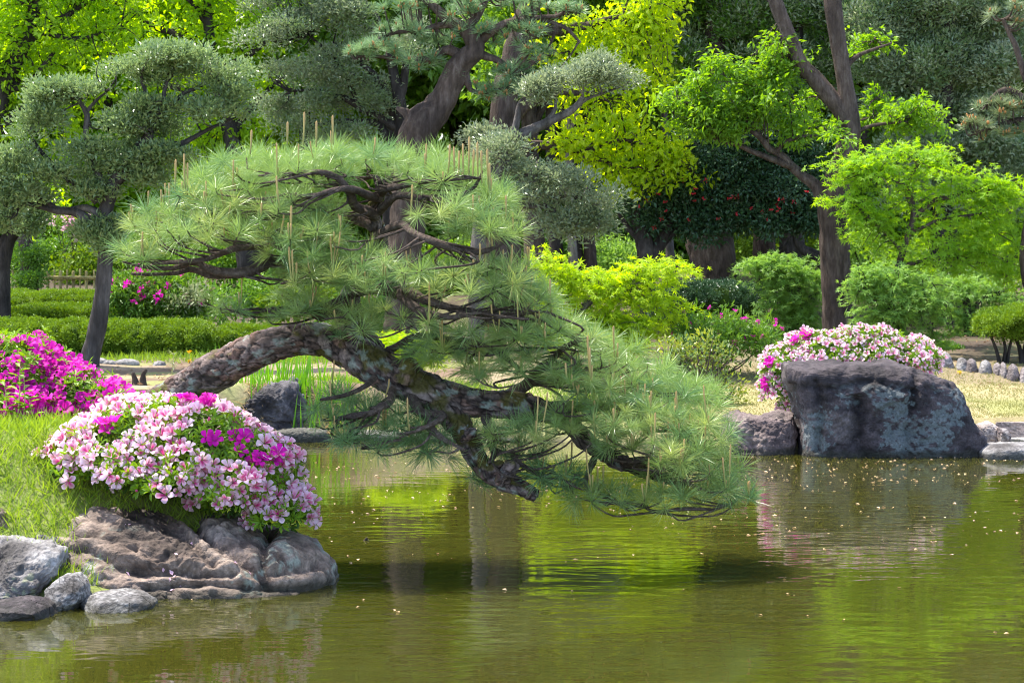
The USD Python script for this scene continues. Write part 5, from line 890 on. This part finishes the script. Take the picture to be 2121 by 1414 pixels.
def bush(name, label, pads_, d, kind, mat, dens, rng_, fl=0, flmat='magenta', fls=.035, nst=14, cat='bush', group=None, **kw):
    b = G(pads_[0][0], d); t = thing(name, label, cat, b, group); crown(t, pads_, d, kind, mat, dens, name='foliage', **kw)
    p, u = pad_points(rng_, pads_, d, .2, 2.0, under=.2); st = []
    for e in p[rng_.permutation(len(p))[:nst]]:
        st.append(limb([b + rng_.normal(size=3) * [.15, .1, 0], (b + e) / 2 + rng_.normal(size=3) * .08, e], [.014, .010, .005], sides=5, n=7, rough=.1))
    obj('stems', merge(st), 'twig_bark', t, kind='stuff')
    k = np.flatnonzero((u[:, 1] < .1)); k = k[rng_.permutation(len(k))[:fl]]
    pr = [clump(np.random.default_rng(s), 'oval', 10, fls * .6, fls, fls * .8, 1., 1.) for s in (3, 4)]
    for q in k: obj('flower', placed(pr[rng_.integers(2)], p[q] + u[q] * .12, u[q], rng_), flmat, t, smooth=False)
    return t
r2 = np.random.default_rng(77)
bush('azalea_bush', 'green azalea with only a few magenta buds left of the far pink azalea', [(1470, 690, 60, 46), (1540, 700, 60, 42), (1580, 715, 36, 34), (1500, 730, 60, 30), (1440, 720, 36, 30)], 23.6, 'bush', 'bush_leaf', 1.25, r2, fl=26, fls=.028, cat='azalea bush', smin=.8, smax=1.1, under=.5)
bush('rhododendron_bush', 'dark rhododendron with magenta blooms and whitish leaves behind the front hedge', [(300, 610, 80, 50), (370, 620, 60, 46), (260, 625, 40, 40), (410, 640, 36, 34), (330, 650, 80, 30)], 28.2, 'bush', ['bush_leaf', 'bush_leaf', 'azalea_dark'], 1.3, r2, fl=34, fls=.055, cat='azalea bush', smin=.9, smax=1.3, under=.5)
crown(stage.GetPrimAtPath('/World/rhododendron_bush'), [(375, 640, 36, 34, 27.9, .3), (400, 620, 24, 26, 27.9, .3)], 27.9, 'bush', 'pale_leaf', .5, name='pale_foliage')
bush('tea_bush', 'loose twiggy bush with shining leaves on the lawn edge right of the pine', [(1420, 745, 50, 34), (1470, 760, 50, 40), (1500, 800, 26, 34), (1400, 790, 40, 36), (1450, 720, 46, 22), (1520, 830, 14, 16), (1380, 740, 34, 30)], 21.3, 'tea', 'tea_leaf', .8, r2, nst=60, fl=0, smin=.8, smax=1.1, under=.6, fill=.5)
bush('azalea_bush', 'distant pale pink azalea behind the bamboo fence', [(140, 470, 30, 14), (165, 465, 26, 12), (190, 500, 22, 16)], 40, 'bush', 'bush_leaf', .9, r2, fl=60, flmat='petal_pink_far', fls=.10, cat='azalea bush', smin=.9, smax=1.4)
sh = [('feathery light shrub behind the bamboo fence, left of the trunk', (175, 560, 60, 40, 39.5), 'shrub', 'hedge_leaf'), ('pale green broad leaved shrub behind the ivy clad trunk', (120, 525, 70, 40, 41), 'shrub', 'bush_leaf'), ('light shrub by the left edge behind the fence', (20, 555, 60, 40, 41), 'shrub', 'bush_leaf'), ('sunlit fern green shrub between the slender trunks and the camellia', (1265, 530, 60, 50, 40), 'shrub', 'maple_mound'),
      ('yellow lit shrub seen through the gap left of the forked trunk', (1660, 500, 50, 40, 41), 'shrub', 'hedge_leaf'), ('yellow lit shrub between the two old trunks', (1545, 520, 36, 50, 42), 'shrub', 'hedge_leaf'), ('lit shrub right behind the forked trunk', (1770, 510, 50, 34, 40), 'shrub', 'maple_mound'), ('lit green undergrowth shrub behind the slender trunks', (1180, 530, 70, 50, 42), 'shrub', 'bush_leaf'),
      ('green shrub behind the yellow maple crown', (1330, 560, 70, 40, 42), 'shrub', 'bush_leaf'), ('shrub in the shade behind the leaning pine middle', (960, 560, 120, 60, 38), 'shrub', 'wood_leaf'), ('broad shrub behind the pine stem', (720, 560, 140, 60, 36), 'shrub', 'bush_leaf'), ('rounded green shrub between the rhododendron and the second hedge', (520, 622, 90, 40, 30.5), 'shrub', 'bush_leaf'), ('low green shrub above the second hedge under the pine', (650, 628, 80, 36, 30), 'shrub', 'hedge_leaf'), ('dim green shrub behind the pine stem foot', (780, 655, 90, 36, 29), 'shrub', 'bush_leaf'), ('green shrub behind the rhododendron', (520, 540, 130, 60, 38), 'shrub', 'bush_leaf'), ('shrub beyond the pruned tree trunk', (290, 530, 90, 50, 40), 'shrub', 'bush_leaf'),
      ('leafy mid green maple thicket behind the layered maple', (1900, 590, 150, 50, 31.5), 'maple', 'maple_mound'), ('bright maple thicket filling the right edge behind the layered maple', (2080, 480, 110, 60, 32), 'maple', 'maple_green'), ('green maple thicket between the forked trunk and the dark hedge', (1600, 560, 70, 30, 33), 'maple', 'maple_mound'), ('dim shrub behind the right maples', (1950, 560, 140, 60, 36), 'shrub', 'wood_leaf'), ('small shrub below the gap left of the edging stones', (1960, 722, 30, 10, 27), 'hedge', 'bush_leaf')]
for l_, q, k_, m_ in sh:
    b = G(q[0], q[4]); t = thing('shrub', l_, 'shrub', b); dz = P(q[0], q[1], q[4])
    crown(t, [q + (.5 * q[2] * q[4] / F,), (q[0] - q[2] * .5, q[1] + q[3] * .5, q[2] * .7, q[3] * .8, q[4]), (q[0] + q[2] * .5, q[1] + q[3] * .5, q[2] * .7, q[3] * .8, q[4])], q[4], k_, m_, 1.0, name='foliage', under=.4)
    obj('stem', limb([b, (b + dz) / 2 + np.array([.05, 0, 0]), dz], [.03, .025, .015], sides=6), 'bark_dark', t)
# --- woods closing the view
wl = [(-250, 46, 5.2), (0, 50, 6), (230, 47, 5.5), (450, 52, 6.5), (640, 48, 5.6), (820, 45, 5.5), (950, 50, 6), (1120, 47, 5.5), (1300, 52, 6.2), (1480, 46, 5.4), (1620, 50, 6.0), (1780, 46, 5.6), (1920, 49, 6.0), (2080, 45, 5.6), (2250, 48, 6.0), (2420, 46, 5.6), (-450, 48, 6)]
wlab = ['beyond the left edge', 'in the far left corner', 'deep behind the fence', 'behind the left cherries', 'behind the osmanthus', 'behind the osmanthus stems', 'behind the background pine', 'behind the camphor trunk', 'behind the yellow foliage', 'behind the camellia', 'behind the old trunks', 'behind the forked trunk', 'behind the layered maple', 'in the far right corner', 'past the right edge', 'far past the right edge', 'far past the left edge']
for (x_, d_, R_), l_ in zip(wl, wlab):
    b = G(x_, d_); r_ = R_ * F / d_ * .5; top = 1.0 * (12.5 if x_ > 300 else 8.5) + rt.uniform(-1, 1); cy = YH + (H - top * .62 - b[2]) * F / d_
    tree('woodland_tree', 'tall dark woodland tree ' + l_, 'tree', d_, [(x_, gpy(x_, d_), 60), (x_ + 5, 350, 46), (x_ - 5, 200, 36), (x_, cy, 20)], [], 'bark_dark',
         [(x_, cy + r_ * .1, r_, r_ * 1.05), (x_ - r_ * .6, cy + r_ * .7, r_ * .7, r_ * .6), (x_ + r_ * .6, cy + r_ * .7, r_ * .7, r_ * .6), (x_, cy + r_ * 1.3, r_ * .9, r_ * .7), (x_ + r_ * .5, 470, r_ * .7, r_ * .4), (x_ - r_ * .5, 470, r_ * .7, r_ * .4)], 'wood', 'lime_leaf' if 0 <= x_ < 700 else 'wood_leaf', dens=.55, smin=1.1, smax=1.9, under=.8)
pw, uw = pad_points(rt, [(x_, 380 - (120 if k % 2 else 0), 420, 420, 60 + 4 * (k % 3), 4.) for k, x_ in enumerate(range(-900, 3200, 330))], 60, .45 * 3, 1.3)
scatter(None, 'distant_woods', protos_for('wood')[0], 'wood_leaf', pw, norm(uw + np.array([0, 0, .6])), rt.uniform(2.4, 3.6, len(pw)), rt, top=dict(kind='stuff', label='far mass of dark woodland closing the view', cat='woods'))
# --- bamboo fence
fb = thing('bamboo_fence', 'low bamboo fence with split posts behind the left hedges', 'fence', G(110, 36))
fz = [P(15, 577, 36), P(215, 577, 36)]
obj('rail', limb(fz, [.022, .022], sides=8, n=12, rough=.05), 'bamboo', fb); obj('rail', limb([P(60, 573, 35.95), P(215, 574, 35.95)], [.018, .018], sides=8, n=12, rough=.05), 'bamboo', fb)
for k, x_ in enumerate([26, 38, 86, 99, 113, 125, 139, 152, 166, 179, 195]):
    hi = [560, 588, 568, 562, 559, 561, 559, 562, 557, 562, 560][k]
    obj('post', limb([P(x_, 598, 36.05), P(x_, hi, 36.05)], [.028 if k % 2 else .018] * 2, sides=8, n=6, rough=.05), 'bamboo', fb)

# ------------------------------------------------------------------ grasses, weeds, small things
rg = np.random.default_rng(91)
def blades(n, xyf, L, W, lean=.5, seed=0):
    p = xyf(n); p = np.column_stack([p, ground_z(p)]); ok = p[:, 2] > .06; p = p[ok]; n = len(p)
    ax = norm(np.column_stack([rg.normal(size=(n, 2)) * lean, np.ones(n)])); nm = norm(np.column_stack([rg.normal(size=(n, 2)), np.zeros(n)]))
    return leaves('strip', p - np.array([0, 0, .005]), ax, nm, L, W, rg.uniform(.45, 1.25, n))
def mound(n): return np.column_stack([rg.uniform(-3.6, -1.5, n), rg.uniform(11.1, 13.6, n)])
obj('grass', blades(17000, mound, .13, .0062, .75), 'grass_blade', smooth=False, kind='stuff', label='tall yellow green grass on the mound at the left edge', cat='grass')
def lawn_xy(n): return np.column_stack([rg.uniform(1.2, 8.0, n), rg.uniform(19.3, 24.2, n)]) * 1.0
obj('lawn_grass', blades(42000, lambda n: (lambda q: q[(q[:, 0] < 4.1) | (q[:, 1] > 19.8)])(lawn_xy(n)), .045, .006, .9), 'lawn_blade', smooth=False, kind='stuff', label='short dry lawn behind the boulders', cat='grass')
def strip_xy(n): return np.column_stack([rg.uniform(-6.5, -1.2, n), 25.6 + rg.random(n) * 1.1])
obj('border_weeds', blades(3500, strip_xy, .12, .012, .6), 'grass_blade', smooth=False, kind='stuff', label='weedy green strip under the hedges', cat='weeds')
def tuft_xy(n): return np.column_stack([-2.3 + rg.normal(size=n) * .32, 20.35 + rg.normal(size=n) * .14])
n_ = 240; p_ = tuft_xy(n_); p_ = np.column_stack([p_, ground_z(p_)])
ms = [leaves('strip', p_, norm(np.column_stack([rg.normal(size=(n_, 2)) * .16, np.ones(n_)])), norm(np.column_stack([rg.normal(size=(n_, 2)) * .5 - [0, 1], np.zeros(n_)])), .36, .016, rg.uniform(.5, 1.25, n_))]
obj('reed_clump', merge(ms), 'reed_blade', smooth=False, kind='stuff', label='clump of upright green reeds at the bank under the pine', cat='reeds')
def dry_xy(n): return np.column_stack([rg.uniform(-2.7, -1.7, n), rg.uniform(20.0, 20.5, n)])
n_ = 900; p_ = dry_xy(n_); p_ = np.column_stack([p_, np.maximum(ground_z(p_), .1)])
obj('dry_grass', leaves('strip', p_, norm(np.column_stack([rg.normal(size=n_), -np.abs(rg.normal(size=n_)) - .3, rg.normal(size=n_) * .4 - .2])), norm(rg.normal(size=(n_, 3))), .16, .007, rg.uniform(.5, 1.3, n_)), 'straw', smooth=False, kind='stuff', label='dry brown grass fringe hanging below the reeds', cat='grass')
def bank_xy(n): return np.column_stack([rg.uniform(-2.2, 1.6, n), rg.uniform(20.1, 22.5, n)])
obj('bank_grass', blades(5000, bank_xy, .10, .008, .6), 'grass_blade', smooth=False, kind='stuff', label='green bank grass behind the hanging needles', cat='grass')
# broad leaved weed before the magenta azalea
for k, (px_, py_, h, l_) in enumerate([(32, 905, .50, 'tallest leafy green weed in front of the magenta azalea'), (46, 900, .40, 'shorter leafy weed leaning against the tallest one'), (12, 915, .40, 'leafy weed by the left edge in front of the magenta azalea'), (68, 915, .30, 'low leafy weed nearest the pink azalea'), (86, 925, .2, 'smallest leafy weed at the edge of the grass mound')]):
    b = P(px_, py_, 12.5); t = thing('weed', l_, 'weed', b); top = b + np.array([.03 - .02 * k, 0, h]); obj('stem', limb([b, (b + top) / 2 + np.array([.01, 0, 0]), top], [.004, .0035, .002], sides=5, n=8, rough=0), 'reed_stem' if 'reed_stem' in M else 'bamboo', t)
    for q in range(16):
        a = q * 2.4; z = (q + 1) / 17; ax = norm(np.array([math.cos(a), math.sin(a), .35])); p0 = b + (top - b) * z
        obj('leaf', leaves('lance', p0[None], ax[None], norm(np.array([[0, 0, 1.]]) - ax * .3), .12 * (1.15 - .6 * z), .036, np.ones(1)), 'azalea_leaf', t, smooth=False)
b = G(358, 15.5); t = thing('weed', 'feathery seeding weed stalk before the pine trunk base', 'weed', b); obj('stem', limb([b, P(356, 790, 15.5), P(360, 730, 15.5)], [.005, .004, .0015], sides=5, n=10, rough=0), 'bamboo', t)
n_ = 120; z_ = rg.uniform(.45, 1, n_); p0 = b + (P(360, 730, 15.5) - b) * z_[:, None]; ax = norm(np.column_stack([rg.normal(size=(n_, 2)), np.full(n_, .7)])); obj('seed_head', leaves('strip', p0, ax, norm(rg.normal(size=(n_, 3))), .07, .006, rg.uniform(.4, 1.1, n_)), 'pale_leaf', t, smooth=False)
for k, (px_, py_) in enumerate([(392, 729), (393, 748), (468, 724), (1987, 771)]):
    d_ = 25.6 if k < 3 else 23.4; c = P(px_, py_, d_); b = np.array([c[0], c[1], gz1(c[0], c[1])]); t = thing('dandelion', ['yellow dandelion nearest the hedge stem', 'second yellow dandelion below the first', 'yellow dandelion beside the second hedge', 'lone yellow flower below the edging stones'][k], 'flower', b)
    obj('stalk', limb([b, c], [.004, .003], sides=5, n=4, rough=0), 'bamboo', t); obj('blossom', placed(clump(np.random.default_rng(k), 'oval', 26, .012, .028, .010, .6, .4), c, np.array([0, -.4, 1.]), rg), 'yellow_flower', t, smooth=False)
for k, (px_, h) in enumerate([(284, 26), (300, 34)]):
    b = G(px_, 18.6); s_ = 18.6 / F; obj('tree_stump', limb([b - np.array([0, 0, .05]), b + np.array([-.02, 0, h * .5 * s_]), b + np.array([.01 - .05 * (1 - k), 0, h * s_])], [.05, .026, .018], sides=12, rough=.45, fs=26, seed=k), 'bark_brown', label=['shorter forked dead stump on the bare earth', 'taller dead stump on the bare earth'][k], cat='stump')
# things afloat
n_ = 1900; wp = np.column_stack([rg.uniform(-2.2, 5.5, n_), 18.6 - np.abs(rg.normal(size=n_)) * 3.2]); wp = wp[(shore_dist(wp) < -.1) & (wp[:, 1] > 9) & (meshkit.fbm(np.column_stack([wp * [.7, 1.6], np.zeros(len(wp))]), 3) + .25 * rg.random(len(wp)) > .60)]; n_ = len(wp)
obj('floating_petals', leaves('oval', np.column_stack([wp, np.full(n_, .004)]), norm(np.column_stack([rg.normal(size=(n_, 2)), np.zeros(n_)])), norm(np.column_stack([rg.normal(size=(n_, 2)) * .12, np.ones(n_)])), .034, .022, rg.uniform(.3, 1.1, n_) ** 1.5), 'litter_leaf', smooth=False, kind='stuff', label='pale petals and scraps floating on the water', cat='petals')
def litter_xy(n): return np.vstack([np.column_stack([rg.uniform(-5.0, -1.4, n // 2), rg.uniform(15.5, 25.3, n // 2)]), np.column_stack([rg.uniform(1.2, 8.5, n // 2), rg.uniform(22.4, 30, n // 2)])])
q_ = litter_xy(2600); q_ = np.column_stack([q_, ground_z(q_) + .012]); q_ = q_[q_[:, 2] > .1]; n_ = len(q_)
obj('leaf_litter', leaves('oval', q_, norm(np.column_stack([rg.normal(size=(n_, 2)), np.full(n_, .1)])), norm(np.column_stack([rg.normal(size=(n_, 2)) * .35, np.ones(n_)])), .055, .026, rg.uniform(.4, 1.2, n_)), 'dead_leaf', smooth=False, kind='stuff', label='dry fallen leaves strewn over the bare earth and under the maples', cat='leaves')
rk = UsdGeom.Mesh(stage.GetPrimAtPath('/World/shore_rock')); rv, rn = np.array(rk.GetPointsAttr().Get()), np.array(rk.GetNormalsAttr().Get())
rpx = rv[:, 0] * F / rv[:, 1] + CX; k_ = np.flatnonzero((rn[:, 2] > .55) & (rv[:, 1] < 11.75) & (rpx > 250) & (rpx < 660)); k_ = k_[rg.permutation(len(k_))[:16]]
obj('fallen_petals', leaves('oval', rv[k_] + rn[k_] * .006, norm(rg.normal(size=(len(k_), 3))), rn[k_], .034, .024, rg.uniform(.6, 1.2, len(k_))), 'petal_pink_far', smooth=False, kind='stuff', label='pink petals dropped on the brown shore rock', cat='petals')
fl = P(757, 1119, 8248 / 619); fl[2] = 0
t = thing('floating_twig_end', 'tiny dark twig end poking out of the water', 'twig', fl); obj('stub', limb([fl - [0, 0, .03], fl + [.004, 0, .012], fl + [.012, 0, .022]], [.012, .010, .004], sides=7, n=5, rough=.2), 'bark_dark', t); obj('splinter', limb([fl + [-.014, 0, .002], fl + [.022, 0, .006]], [.004, .003], sides=5, n=3, rough=0), 'bark_pale', t)
